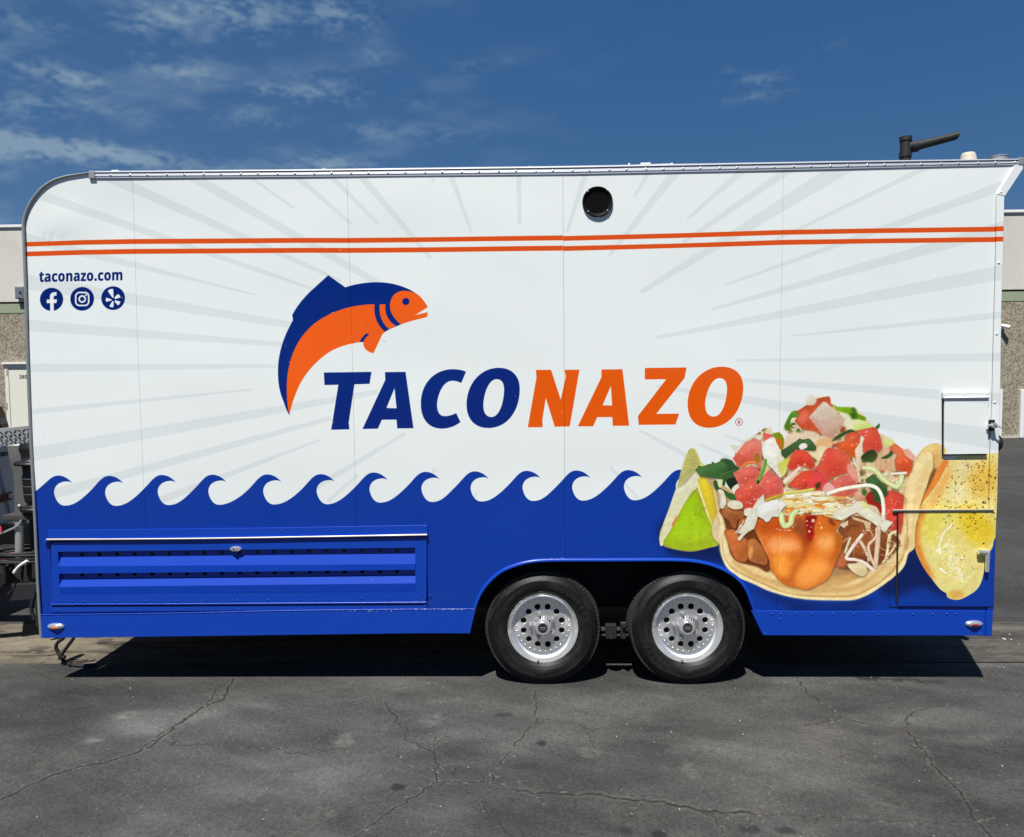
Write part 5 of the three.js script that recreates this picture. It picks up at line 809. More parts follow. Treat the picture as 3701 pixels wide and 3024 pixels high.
// lip round the wheel opening
{
  const n = archPts.length, pos = [], idx = [], w = 0.021;
  for (let i = 0; i < n; i++) {
    const p = archPts[i], q = archPts[Math.min(n - 1, i + 1)], o = archPts[Math.max(0, i - 1)], t = V(q.x - o.x, q.y - o.y, 0).normalize(), nx = -t.y, ny = t.x, zb = skin(p.x, p.y);
    pos.push(p.x, p.y, -0.05, p.x, p.y, zb + 0.011, p.x + nx * 0.005, p.y + ny * 0.005, zb + 0.015, p.x + nx * w * 0.8, p.y + ny * w * 0.8, zb + 0.011, p.x + nx * w, p.y + ny * w, zb + 0.001);
  }
  for (let i = 0; i < n - 1; i++) for (let k = 0; k < 4; k++) { const a = i * 5 + k; idx.push(a, a + 1, a + 5, a + 1, a + 6, a + 5); }
  const g = new THREE.BufferGeometry(); g.setAttribute('position', new THREE.Float32BufferAttribute(pos, 3)); g.setIndex(idx); g.computeVertexNormals();
  part('wheel_arch_lip', TR, g, bluePaint);
}
// grey edge trim round the front
{
  const path = [P2(326, 626), ...[...arcPts].reverse().filter((p) => p.x < P2(320, 626).x), ...frontEdge.slice(1)], n = path.length, pos = [], idx = [];
  for (let i = 0; i < n; i++) {
    const p = path[i], q = path[Math.min(n - 1, i + 1)], o = path[Math.max(0, i - 1)], t = V(q.x - o.x, q.y - o.y, 0).normalize(), nx = t.y, ny = -t.x, w = lerp(0.007, 0.0165, sstep(0, 0.45, i / n));
    for (const [k, z] of [[-0.1, 0.002], [-0.1, 0.008], [0.25, 0.0125], [0.75, 0.0125], [1, 0.006], [1, -0.05]]) pos.push(p.x + nx * w * k, p.y + ny * w * k, z);
  }
  for (let i = 0; i < n - 1; i++) for (let k = 0; k < 5; k++) { const a = i * 6 + k; idx.push(a, a + 1, a + 6, a + 1, a + 7, a + 6); }
  const g = new THREE.BufferGeometry(); g.setAttribute('position', new THREE.Float32BufferAttribute(pos, 3)); g.setIndex(idx); g.computeVertexNormals();
  part('edge_trim', TR, g, aluDull);
}
// aluminium rail along the roof edge
{
  const up = line(326, 618, 1112, 611, 2062, 599, 3012, 582, 3695, 573), lo = line(326, 645, 1112, 640, 2062, 631, 3012, 612, 3695, 596), yu = yAtX(up), yl = yAtX(lo), a = up[0].x, b = up[up.length - 1].x;
  const rail = part('roof_rail', TR, (() => {
    const n = 40, prof = [[0, 0.0025], [0.02, 0.0065], [0.12, 0.0065], [0.14, 0.0025], [0.24, 0.0025], [0.28, 0.0095], [0.62, 0.0065], [0.655, -0.006], [0.74, -0.006], [0.77, 0.012], [0.86, 0.011], [1.0, 0.0], [1.02, -0.12]], m = prof.length, pos = [], idx = [];
    for (let i = 0; i <= n; i++) { const x = lerp(a, b, i / n); for (const [t, z] of prof) pos.push(x, lerp(yl(x), yu(x), t), z); }
    for (let i = 0; i < n; i++) for (let k = 0; k < m - 1; k++) { const p = i * m + k; idx.push(p, p + m, p + 1, p + 1, p + m, p + m + 1); }
    const g = new THREE.BufferGeometry(); g.setAttribute('position', new THREE.Float32BufferAttribute(pos, 3)); g.setIndex(idx); const f = g.toNonIndexed(); f.computeVertexNormals(); return f;
  })(), alu);
  const heads = []; let u = 402; while (u < 3690) { const x = P2(u, 620).x, y = lerp(yl(x), yu(x), 0.4); heads.push(new THREE.SphereGeometry(0.0072, 10, 8).scale(1, 1, 0.7).translate(x, y, 0.008)); u += heads.length % 2 ? 71 : 62; }
  stuff(part('screw_row', rail, heads, chrome));
  part('end_cap', rail, [box(a - 0.004, a + 0.036, yl(a) - 0.004, yu(a) - 0.002, -0.02, 0.014, 0.004)], aluDull); part('end_cap', rail, [box(b - 0.03, b + 0.006, yl(b) - 0.003, yu(b) + 0.004, -0.02, 0.016, 0.004)], aluDull);
}
// closed body behind the sheets
{
  const floorY = P2(2191, 2028).y + 0.055;
  const out = [...arcPts, ...line(326, 626, 1112, 616, 2062, 604, 3012, 587, 3690, 578), P2(3627, 709), P2(3600, 1700), V(P2(3596, 1900).x, floorY, 0), V(fx(floorY), floorY, 0), ...frontEdge.filter((p) => p.y > floorY).reverse()].map((p) => V(p.x, p.y, 0));
  const shell = plate(out, -0.021, DEPTH - 0.04);
  part('body_shell', TR, shell, std({ color: lin(0.05, 0.05, 0.052), roughness: 0.7 }));
  const rearX = P2(3600, 1500).x, frontX = P2(150, 2200).x;
  part('rear_wall', TR, box(rearX - 0.02, rearX + 0.012, 0.62, P2(3627, 715).y, -DEPTH, -0.09), whitePaint);
  part('far_skirt', TR, box(frontX, P2(3580, 2250).x, 0.3, floorY, -DEPTH - 0.01, -DEPTH + 0.02), bluePaint);
  part('front_skirt', TR, box(frontX + 0.03, frontX + 0.05, 0.34, floorY, -DEPTH, -0.06), M.dark);
  part('rear_skirt', TR, box(P2(3580, 2250).x - 0.05, P2(3580, 2250).x - 0.03, 0.34, floorY, -DEPTH, -0.06), bluePaint);
  part('chassis', TR, [box(frontX + 0.2, P2(3570, 2250).x - 0.1, floorY - 0.2, floorY - 0.002, -0.62, -0.52), box(frontX + 0.2, P2(3570, 2250).x - 0.1, floorY - 0.2, floorY - 0.002, -1.9, -1.8), ...[0.4, 1.1, 1.8, 2.5, 4.9, 5.5].map((d) => box(frontX + d, frontX + d + 0.06, floorY - 0.12, floorY - 0.003, -DEPTH + 0.05, -0.06))], M.dark);
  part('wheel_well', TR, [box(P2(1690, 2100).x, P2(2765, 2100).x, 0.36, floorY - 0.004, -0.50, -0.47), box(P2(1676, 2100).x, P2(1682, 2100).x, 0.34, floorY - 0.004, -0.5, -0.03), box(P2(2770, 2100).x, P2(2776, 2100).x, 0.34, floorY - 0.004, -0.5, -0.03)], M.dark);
  // behind the louvres
  part('louvre_box', TR, box(LV0, LV1, P2(800, 2190).y, P2(800, 1950).y, -0.12, -0.10), M.dark);
}
// louvred locker door with its rain ledge
{
  const door = partGroup('louvre_door', TR, P2(865, 2080).x, P2(865, 2080).y, 0);
  const rowsY = { frameTop: [1957, 1939], in1: [1992.5, 1977.5], s1a: [2011, 2000], s1b: [2043.5, 2036], in2: [2071.5, 2057.5], s2a: [2091, 2076.5], s2b: [2118.5, 2105], frameIn: [2143, 2135], bottom: [2176, 2171] };
  const U0 = 217, U1 = 1502, yAt = (k, u) => { const [l, r] = rowsY[k], v = lerp(l, r, (u - U0) / (U1 - U0)); return P2(u, v).y; };
  const ZB = -0.012, ZF = 0.011, ZS = 0.0155;
  const loft = (prof) => {  // prof: [row, depth] along the height, swept from left to right
    const n = 24, m = prof.length, pos = [], idx = [];
    for (let i = 0; i <= n; i++) { const u = lerp(U0, U1, i / n), x = P2(u, 2060).x; for (const [k, z, d] of prof) pos.push(x, yAt(k, u) + (d ?? 0), z); }
    for (let i = 0; i < n; i++) for (let k = 0; k < m - 1; k++) { const p = i * m + k; idx.push(p, p + 1, p + m, p + 1, p + m + 1, p + m); }
    const g = new THREE.BufferGeometry(); g.setAttribute('position', new THREE.Float32BufferAttribute(pos, 3)); g.setIndex(idx); const f = g.toNonIndexed(); f.computeVertexNormals(); return f;
  };
  part('slat', door, loft([['s1a', ZB], ['s1b', ZS], ['in2', ZS, 0.002], ['in2', ZB]]), slatPaint);
  part('slat', door, loft([['s2a', ZB], ['s2b', ZS], ['frameIn', ZF + 0.001], ['frameIn', ZB]]), slatPaint);
  const vent = (top, low, v0, v1, ) => { const pts = [], n = 2; const holes = []; for (let i = 0; i < 19; i++) { const u = 294 + i * 63.35, p = P2(u, lerp(v0, v1, i / 18)); holes.push({ x: p.x, y: p.y, rx: 0.0138 }); } pts.push(V(P2(U0 - 2, 2000).x, yAt(top, U0) + 0.02, 0), V(P2(U1 + 2, 2000).x, yAt(top, U1) + 0.02, 0), V(P2(U1 + 2, 2000).x, yAt(low, U1) - 0.012, 0), V(P2(U0 - 2, 2000).x, yAt(low, U0) - 0.012, 0)); return plate(pts, ZB + 0.001, 0.003, holes); };
  part('vent_strip', door, vent('in1', 's1a', 2003.5, 1987.5), bluePaint); part('vent_strip', door, vent('in2', 's2a', 2077, 2064), bluePaint);
  const A = (u, k) => V(P2(u, 2060).x, yAt(k, u), 0), corner = (u, v) => P2(u, v);
  const oTL = corner(188, 1957), oTR = corner(1543, 1938), oBR = corner(1542, 2171), oBL = corner(192, 2177), iTL = A(U0, 'in1'), iTR = A(U1, 'in1'), iBR = A(U1, 'frameIn'), iBL = A(U0, 'frameIn');
  for (const q of [[oTL, oTR, iTR, iTL], [iTR, oTR, oBR, iBR], [iBL, iBR, oBR, oBL], [oTL, iTL, iBL, oBL]]) part('frame_board', door, plate(q, ZF, ZF - ZB, [], 0.0015), bluePaint);
  const mids = []; for (const [u, v] of [[222, 2171], [266, 2171], [310, 2170], [420, 2170], [530, 2170], [640, 2169], [750, 2168], [861, 2168], [972, 2167], [1084, 2166], [1195, 2164], [1306, 2161], [1417, 2159], [1461, 2158], [1505, 2157]]) mids.push(new THREE.SphereGeometry(0.0065, 10, 8).scale(1, 1, 0.55).translate(P2(u, v).x, P2(u, v).y, ZF));
  stuff(part('rivet_row', door, mids, bluePaint));
  const lk = P2(855, 1981), lock = partGroup('lock', door, lk.x, lk.y, ZF);
  part('lock_plate', lock, new THREE.CylinderGeometry(0.016, 0.018, 0.008, 24).rotateX(Math.PI / 2).scale(2.1, 0.9, 1).translate(lk.x, lk.y, ZF + 0.004), chrome); part('lock_cylinder', lock, rod(V(lk.x - 0.006, lk.y, ZF), V(lk.x - 0.006, lk.y, ZF + 0.02), 0.011), chrome); part('keyhole', lock, rod(V(lk.x - 0.006, lk.y, ZF + 0.0195), V(lk.x - 0.006, lk.y, ZF + 0.021), 0.0055), M.black);
  // hinge, the flange below, the ledge and the flange above
  part('hinge', door, [tube(line(190, 2182, 700, 2180, 1541, 2175).map((p) => p.setZ(0.010)), 0.0068, 40, 8)], bluePaint); part('hinge_gap', door, plate(line(188, 2178, 1542, 2172, 1542, 2183, 188, 2190), 0.0045, 0.01), M.dark);
  part('lower_flange', TR, plate(line(186, 2190, 1545, 2183, 1545, 2199, 186, 2211), 0.008, 0.02, [], 0.002), bluePaint);
  stuff(part('rivet_row', TR, [[213, 2203], [432, 2204], [649, 2202], [868, 2200], [1090, 2199], [1308, 2190], [1536, 2188]].map(([u, v]) => new THREE.SphereGeometry(0.006, 10, 8).scale(1, 1, 0.55).translate(P2(u, v).x, P2(u, v).y, 0.008)), bluePaint));
  part('lower_backing', TR, plate(line(184, 2180, 1546, 2172, 1546, 2212, 184, 2226), 0.0015, 0.02), bluePaint);
  part('upper_flange', TR, plate(line(177, 1915, 1000, 1906, 1545, 1896, 1545, 1927, 1000, 1938, 177, 1943), 0.0068, 0.012, [], 0.0015), bluePaint);
  stuff(part('rivet_row', TR, [[350, 1927], [519, 1927], [696, 1926], [860, 1924], [1019, 1918], [1195, 1914], [1370, 1909], [1538, 1904]].map(([u, v]) => new THREE.SphereGeometry(0.006, 10, 8).scale(1, 1, 0.55).translate(P2(u, v).x, P2(u, v).y, 0.0068)), bluePaint));
  const ledge = partGroup('rain_ledge', TR, P2(860, 1945).x, P2(860, 1945).y, 0);
  const slab = (u0, v0, u1, v1, h, z0, z1, mat, name) => { const a = P2(u0, v0), b = P2(u1, v1), g = box(0, 1, -h, 0, z0, z1, 0); const p = g.attributes.position; for (let i = 0; i < p.count; i++) { const s = p.getX(i); p.setXY(i, lerp(a.x, b.x, s), lerp(a.y, b.y, s) + p.getY(i)); } g.computeVertexNormals(); part(name, ledge, g, mat); };
  slab(162, 1950, 177, 1950, 0.011, 0, 0.02, bluePaint, 'ledge_end'); slab(177, 1944.5, 1546, 1927, 0.0105, 0, 0.026, bluePaint, 'ledge_board');
  part('worn_edge', ledge, tube(line(178, 1946.5, 700, 1943, 1100, 1937, 1545, 1929.5).map((p) => p.setZ(0.0235)), 0.0062, 60, 8), wornEdge);
}
// round black vent
{
  const c = P2(2159, 730), r = pxm(53), vent = partGroup('round_vent', TR, c.x, c.y, 0);
  const prof = [[r, 0.002], [r, 0.012], [r * 0.97, 0.02], [r * 0.93, 0.022], [r * 0.86, 0.016], [r * 0.76, 0.006], [r * 0.72, 0.004]].map(([a, b]) => new THREE.Vector2(a, b));
  const ring = new THREE.LatheGeometry(prof, 48).rotateX(Math.PI / 2); { const p = ring.attributes.position; for (let i = 0; i < p.count; i++) { const lim = r * 0.965 + 0.001; if (Math.abs(p.getY(i)) > lim) p.setY(i, Math.sign(p.getY(i)) * lim); } ring.computeVertexNormals(); }
  part('vent_ring', vent, ring.translate(c.x, c.y, 0), std({ color: lin(0.004, 0.004, 0.0045), roughness: 0.6, specularIntensity: 0.4 })); part('vent_back', vent, new THREE.CircleGeometry(r * 0.74, 32).translate(c.x, c.y, 0.0035), M.dark);
  const wires = []; for (let k = -8; k <= 8; k++) { const o = k * r * 0.085, h = Math.sqrt(Math.max(0, (r * 0.73) ** 2 - o * o)); wires.push(rod(V(c.x + o, c.y - h, 0.008), V(c.x + o, c.y + h, 0.008), 0.0012, 0.0012, 5), rod(V(c.x - h, c.y + o, 0.009), V(c.x + h, c.y + o, 0.009), 0.0012, 0.0012, 5)); }
  stuff(part('wire_mesh', vent, wires, std({ color: lin(0.005, 0.005, 0.005), roughness: 0.8, specularIntensity: 0.3 })));
  for (const [dx, dy] of [[-35, -36], [34, -40], [36, 33], [-34, 36]]) { const p = P2(2159 + dx, 730 + dy); part('screw', vent, new THREE.SphereGeometry(0.005, 10, 8).scale(1, 1, 0.6).translate(p.x, p.y, 0.0225), aluDull); }
}
// small white hatch with hinge strip and latch
{
  const h = partGroup('hatch', TR, P2(3485, 1540).x, P2(3485, 1540).y, 0), z = 0.016;
  part('hatch_gap', h, plate(line(3402.5, 1438, 3560, 1437, 3560, 1643.5, 3403, 1645), 0.0088, 0.006), M.dark);
  const d = plate(line(3408, 1437, 3568, 1436, 3564, 1639, 3406.5, 1641), z, 0.01, [], 0.0025); part('hatch_door', h, artUV(d, rightSheet), W2);
  part('hinge_strip', h, [plate(line(3402, 1418, 3569, 1416, 3570, 1437, 3403, 1438), 0.017, 0.016, [], 0.003), tube(line(3403, 1437, 3570, 1435).map((p) => p.setZ(0.021)), 0.006, 4, 8)], whitePaint);
  stuff(part('rivet_row', h, [[3409, 1426], [3481, 1425], [3561, 1423]].map(([u, v]) => new THREE.SphereGeometry(0.006, 10, 8).scale(1, 1, 0.55).translate(P2(u, v).x, P2(u, v).y, 0.017)), whitePaint));
  const p = P2(3577, 1536), lt = partGroup('latch', TR, p.x, p.y, 0.02), up = P2(3577, 1516).y, dn = P2(3577, 1556).y, x0 = P2(3566, 1536).x, x1 = P2(3588, 1536).x;
  part('latch_plate', lt, box(x0, x1, dn, up, 0.011, 0.022, 0.003), plastic); part('latch_body', lt, rod(V(p.x + 0.004, p.y, 0.015), V(p.x + 0.004, p.y, 0.05), 0.016), chrome); part('latch_bar', lt, [rod(V(P2(3556, 1538).x, p.y - 0.004, 0.034), V(P2(3578, 1534).x, p.y + 0.006, 0.034), 0.007), rod(V(p.x, p.y + 0.004, 0.046), V(P2(3601, 1545).x, P2(3601, 1545).y, 0.06), 0.006, 0.004)], chrome); part('key_slot', lt, rod(V(p.x + 0.004, p.y, 0.05), V(p.x + 0.004, p.y, 0.0515), 0.008), M.black);
}
// lower locker door over the print, with drip rail and T handle
{
  const L = partGroup('locker_door', TR, P2(3400, 2010).x, P2(3400, 2010).y, 0), z = 0.0155;
  part('door_gap', L, plate(line(3214, 1850, 3590, 1848, 3588, 2190, 3212, 2190), 0.0085, 0.004, []), bluePaint).name = 'door_surround';
  const sur = L.children[L.children.length - 1]; sur.geometry = artUV(sur.geometry, rightSheet); sur.material = W2;
  const g = plate(line(3243, 1848, 3592, 1846, 3587, 2189, 3241, 2187), z, 0.008, [], 0.002); part('door_leaf', L, artUV(g, rightSheet), W2);
  part('seal', L, tube(line(3240, 1852, 3239, 2000, 3236, 2174).map((p) => p.setZ(0.0125)), 0.0052, 20, 8), rubber);
  part('drip_rail', L, [box(P2(3221, 1838).x, P2(3586, 1838).x, P2(3400, 1842).y, P2(3400, 1838).y, 0.008, 0.026, 0.002), box(P2(3221, 1838).x, P2(3586, 1838).x, P2(3400, 1848).y, P2(3400, 1838.5).y, 0.008, 0.0125)], std({ color: lin(0.55, 0.5, 0.4), roughness: 0.4, metalness: 0.3 }));
  const a = P2(3535, 1991), hd = partGroup('door_handle', TR, a.x, a.y, 0.02);
  part('handle_boss', hd, [rod(V(P2(3545, 1993).x, P2(3545, 1993).y, 0.012), V(P2(3545, 1993).x, P2(3545, 1993).y, 0.04), 0.019, 0.015), rod(V(P2(3524, 1989).x, P2(3524, 1989).y, 0.032), V(P2(3560, 1992).x, P2(3560, 1992).y, 0.036), 0.017, 0.014)], chrome);
  part('lever', hd, [rod(V(P2(3556, 1992).x, P2(3556, 1992).y, 0.036), V(P2(3555, 2060).x, P2(3555, 2060).y, 0.036), 0.0145, 0.0105), new THREE.SphereGeometry(0.0147, 14, 10).translate(P2(3556, 1992).x, P2(3556, 1992).y, 0.036)], chrome);
}
// bare metal where the paint has chipped off the folded edges and slats
{
  const r = rng(61), chips = [], chip = (u, v, z, s) => { const p = P2(u, v); chips.push(new THREE.IcosahedronGeometry(s, 0).scale(1.6, 0.6, 0.2).rotateZ(r() * 3).translate(p.x, p.y, z)); };
  for (let i = 0; i < 26; i++) chip(lerp(1500, 1680, r()), 2199.5 + (r() - 0.5) * 3, 0.0125, 0.0012 + r() * 0.0028); for (let i = 0; i < 16; i++) chip(lerp(1950, 2040, r()), 2014 + r() * 5, skin(P2(1990, 2015).x, P2(1990, 2015).y) + 0.0145, 0.001 + r() * 0.002);
  for (let i = 0; i < 12; i++) chip(lerp(1240, 1420, r()), 2206 - (lerp(0, 1, r())) * 2, 0.0122, 0.001 + r() * 0.002); for (let i = 0; i < 22; i++) chip(lerp(1150, 1500, Math.sqrt(r())), 2094 + r() * 12, 0.004 + r() * 0.008, 0.0008 + r() * 0.0018);
  stuff(part('chipped_paint', TR, chips, std({ color: lin(0.72, 0.74, 0.78), metalness: 0.2, roughness: 0.4 })));
}
// side marker lamps
function marker(u, v, col, label) {
  const p = P2(u, v), g = partGroup('marker_lamp', TR, p.x, p.y, 0.01); g.userData.label = label;
  part('chrome_bezel', g, new THREE.SphereGeometry(1, 32, 18).scale(0.054, 0.021, 0.02).translate(p.x, p.y, 0.010), chrome);
  part('lens', g, new THREE.SphereGeometry(1, 24, 14).scale(0.033, 0.0125, 0.017).translate(p.x, p.y - 0.004, 0.0165), std({ color: col, roughness: 0.15, clearcoat: 1 }));
}
marker(206.6, 2261, lin(0.62, 0.16, 0.008), 'amber lamp at the front end'); marker(3516, 2251.5, lin(0.22, 0.008, 0.01), 'red lamp at the rear end');
{
  const p = at(3611, 1600, -0.14); part('rear_lamp', TR, new THREE.SphereGeometry(0.055, 20, 14).scale(0.62, 1, 1).translate(p.x - 0.022, p.y, -0.14), plastic);
}

// ---------------------------------------------------------------- wheels: tyre, aluminium rim with twelve holes, cap, nuts
{
  const RZ = -0.03, axleY = 0.36, R = 0.366, font = await new FontLoader().loadAsync('fonts/droid/droid_sans_bold.typeface.json');
  const tyreBump = noiseTex(512, 256, (i, j) => { const n = 128 + (tileFbm(i / 512, j / 256, 40, 3, 3) - 0.5) * 120; return [n, n, n]; }, false); tyreBump.repeat.set(6, 2);
  const tyreDirt = noiseTex(1024, 512, (i, j) => { const u = i / 1024, v = j / 512, a = tileFbm(u, v * 0.5, 24, 4, 7), b = tileFbm(u * 0.4, v * 2, 30, 3, 17); const n = 17 + sstep(0.45, 0.75, a) * 17 + sstep(0.5, 0.8, b) * 12 + (hash(i, j, 4) - 0.5) * 8; return [n, n, n * 0.98]; });
  const tyreMat = std({ map: tyreDirt, roughness: 0.5, bumpMap: tyreBump, bumpScale: 0.0012, specularIntensity: 0.6 }), tread = std({ color: lin(0.02, 0.02, 0.0195), roughness: 0.85 });
  const rimBump = noiseTex(16, 1024, (i, j) => { const n = 128 + (hash(0, j, 3) - 0.5) * 110; return [n, n, n]; }, false);
  const rimMat = std({ color: lin(0.94, 0.94, 0.93), metalness: 0.85, roughness: 0.28, anisotropy: 0.8, anisotropyRotation: 0, bumpMap: rimBump, bumpScale: 0.00006 }), discMat = std({ color: lin(0.86, 0.86, 0.85), metalness: 0.85, roughness: 0.34, anisotropy: 0.8, bumpMap: rimBump, bumpScale: 0.00006 });
  const lathe = (pts, seg = 96) => new THREE.LatheGeometry(pts.map(([a, b]) => new THREE.Vector2(a, b)), seg).rotateX(Math.PI / 2);
  function makeWheel(u, v, turn, label) {
    const c = P2(u, v), x = at(u, v, RZ).x, y = axleY, w = partGroup('wheel', TR, x, y, RZ); w.userData.label = label;
    const put = (name, geo, mat) => { const m = part(name, w, Array.isArray(geo) ? join(geo) : geo, mat); m.position.set(0, 0, 0); if (!['tyre', 'tread', 'raised_lettering', 'brake_drum'].includes(name)) m.scale.set(1.1, 1.1, 1); return m; };
    // tyre section, from the bead over the bulging wall and shoulder to the back; depth is along z, 0 at the lip of the rim
    put('tyre', lathe([[0.222, -0.012], [0.238, 0.003], [0.2445, 0.0075], [0.25, 0.009], [0.256, 0.014], [0.268, 0.0185], [0.285, 0.0205], [0.302, 0.018], [0.305, 0.0195], [0.309, 0.0195], [0.312, 0.0165], [0.325, 0.009], [0.338, -0.004], [0.348, -0.016], [0.355, -0.03], [0.359, -0.05], [0.36, -0.11], [0.359, -0.17], [0.352, -0.2], [0.33, -0.225], [0.28, -0.235], [0.21, -0.22]], 128), tyreMat);
    const blocks = [], n = 84, r = rng(8);
    for (let k = 0; k < n; k++) {
      const a = k / n * Math.PI * 2;
      for (const [z0, z1, off, len, y0] of [[-0.058, -0.014, 0, 0.8, 0.345], [-0.1, -0.068, 0.5, 0.72, 0.356], [-0.145, -0.108, 0.2, 0.72, 0.356], [-0.2, -0.155, 0.7, 0.66, 0.348]]) {
        const wdt = 2 * Math.PI * R / n * len, g = new THREE.BoxGeometry(wdt, R - y0 + 0.004, z1 - z0);
        const p = g.attributes.position; for (let i = 0; i < p.count; i++) { if (z0 === -0.058 && p.getZ(i) > 0 && p.getY(i) > 0) p.setY(i, p.getY(i) - 0.0075); if (z0 === -0.2 && p.getZ(i) < 0 && p.getY(i) > 0) p.setY(i, p.getY(i) - 0.008); p.setX(i, p.getX(i) + p.getZ(i) * 0.25 * (off > 0.4 ? 1 : -1)); }
        g.translate(0, (R + y0) / 2 - 0.002, (z0 + z1) / 2).rotateZ(a + off * 2 * Math.PI / n); blocks.push(g);
      }
      const g = new THREE.BoxGeometry(0.012, 0.026, 0.004).translate(0, 0.334, 0.002).rotateX(0).rotateZ(a + 0.01); const q = g.attributes.position; for (let i = 0; i < q.count; i++) { const rr = Math.hypot(q.getX(i), q.getY(i)); q.setZ(i, q.getZ(i) - (rr - 0.322) * 0.78); } blocks.push(g);
    }
    put('tread', join(blocks), tread);
    // raised words round the wall
    const words = [], word = (text, mid, size, rad, step) => { const tot = (text.length - 1) * step; [...text].forEach((ch, i) => { const g = new TextGeometry(ch, { font, size, depth: 0.0035, curveSegments: 3 }); g.computeBoundingBox(); const cw = g.boundingBox.max.x; g.translate(-cw / 2, rad, 0.0175).rotateZ(-(mid - tot / 2 + i * step)); words.push(g); }); };
    const d2r = Math.PI / 180; word('GOODYEAR', (turn + 48) * d2r, 0.036, 0.263, 8.4 * d2r); word('WRANGLER', (turn + 225) * d2r, 0.036, 0.263, 8.4 * d2r); word('LT235/75R15', (turn + 300) * d2r, 0.012, 0.318, 2.6 * d2r); word('RADIAL', (turn + 135) * d2r, 0.02, 0.262, 5.4 * d2r);
    const wm = put('raised_lettering', join(words), std({ color: lin(0.017, 0.017, 0.017), roughness: 0.55, specularIntensity: 0.6 }));
    // rim
    put('rim', lathe([[0.2, -0.2], [0.205, -0.02], [0.212, -0.002], [0.219, 0.004], [0.2225, 0.002], [0.2215, -0.003], [0.213, -0.008], [0.209, -0.014], [0.203, -0.016], [0.199, -0.03], [0.194, -0.032], [0.19, -0.045], [0.184, -0.048], [0.178, -0.058], [0.166, -0.063]]), rimMat);
    const disc = new THREE.Shape(); disc.absarc(0, 0, 0.167, 0, Math.PI * 2); for (let k = 0; k < 12; k++) { const a = (k + 0.5) / 12 * Math.PI * 2 + 0.0, h = new THREE.Path(), hx = Math.cos(a) * 0.114, hy = Math.sin(a) * 0.114; h.absellipse(hx, hy, 0.0168, 0.0168, 0, Math.PI * 2, true); disc.holes.push(h); }
    const dg = new THREE.ExtrudeGeometry(disc, { depth: 0.012, bevelEnabled: true, bevelSize: 0.003, bevelThickness: 0.003, bevelOffset: -0.003, bevelSegments: 2, curveSegments: 48 }).translate(0, 0, -0.078);
    { const p = dg.attributes.position, uv = dg.attributes.uv; for (let i = 0; i < p.count; i++) { const q = Math.hypot(p.getX(i), p.getY(i)); p.setZ(i, p.getZ(i) + sstep(0.09, 0.04, q) * 0.012 - sstep(0.125, 0.14, q) * 0.0 ); uv.setXY(i, Math.atan2(p.getY(i), p.getX(i)) / 6.2832 + 0.5, q / 0.17); } }
    put('disc', dg, discMat);
    stuff(put('rivet_row', Array.from({ length: 30 }, (_, k) => { const a = k / 30 * Math.PI * 2; return new THREE.SphereGeometry(0.0048, 10, 8).translate(Math.cos(a) * 0.152, Math.sin(a) * 0.152, -0.0625); }), chrome));
    for (let k = 0; k < 5; k++) { const a = (90 + 72 * k + 15) * d2r; put('lug_nut', join([new THREE.CylinderGeometry(0.0098, 0.0105, 0.024, 6).rotateX(Math.PI / 2).translate(Math.cos(a) * 0.07, Math.sin(a) * 0.07, -0.048), new THREE.CylinderGeometry(0.0065, 0.0065, 0.03, 12).rotateX(Math.PI / 2).translate(Math.cos(a) * 0.07, Math.sin(a) * 0.07, -0.045)]), aluDull); }
    put('hub_cap', lathe([[0.055, -0.062], [0.052, -0.045], [0.046, -0.02], [0.04, -0.005], [0.034, 0.0], [0.03, 0.0005], [0.0285, -0.003], [0.0001, -0.003]], 48), chrome);
    put('cap_badge', join([new THREE.CircleGeometry(0.027, 32).translate(0, 0, -0.0022)]), M.black);
    put('badge_stripe', join([new THREE.BoxGeometry(0.034, 0.004, 0.001).translate(0, 0.006, -0.0018), new THREE.BoxGeometry(0.034, 0.0014, 0.001).translate(0, -0.003, -0.0018), new THREE.BoxGeometry(0.034, 0.0014, 0.001).translate(0, -0.007, -0.0018)]), aluDull);
    const sl = []; for (let k = -3; k <= 3; k++) { const a = k * 0.27; sl.push(new THREE.BoxGeometry(0.005, 0.012, 0.012).rotateX(-0.35).translate(0, 0.0515, -0.038).rotateZ(a)); } stuff(put('cap_slots', join(sl), M.black));
    put('valve', rod(V(-0.028, -0.196, -0.03), V(-0.03, -0.192, 0.004), 0.005, 0.004), rubber);
    put('brake_drum', rod(V(0, 0, -0.2), V(0, 0, -0.1), 0.15), M.dark);
    return w;
  }
  makeWheel(1962, 2280, 0, 'front wheel with its maker words upright at the right');
  makeWheel(2486, 2281, 178, 'rear wheel of the tandem pair');
  // running gear seen between the tyres
  const cx = at(2208, 2280, -0.14).x, cy = at(2208, 2282, -0.14).y;
  part('spring_hanger', TR, [box(cx - 0.035, cx + 0.035, cy - 0.045, cy + 0.045, -0.18, -0.13, 0.004)], std({ color: lin(0.02, 0.02, 0.02), roughness: 0.7, metalness: 0.3 }));
  part('shackle', TR, [box(cx + 0.06, cx + 0.10, cy - 0.05, cy + 0.06, -0.17, -0.14, 0.008)], std({ color: lin(0.03, 0.03, 0.03), roughness: 0.5, metalness: 0.4 }));
  for (const [dx, dy] of [[0, -0.03], [0.08, 0.045], [0.08, -0.03]]) part('bolt', TR, new THREE.CylinderGeometry(0.012, 0.012, 0.02, 6).rotateX(Math.PI / 2).translate(cx + dx, cy + dy, -0.128), iron);
  part('leaf_spring', TR, [box(cx - 0.45, cx + 0.45, cy + 0.0, cy + 0.013, -0.2, -0.15, 0.003), box(cx - 0.45, cx + 0.45, cy - 0.035, cy - 0.022, -0.2, -0.15, 0.003)], std({ color: lin(0.05, 0.05, 0.05), roughness: 0.6, metalness: 0.3 }));
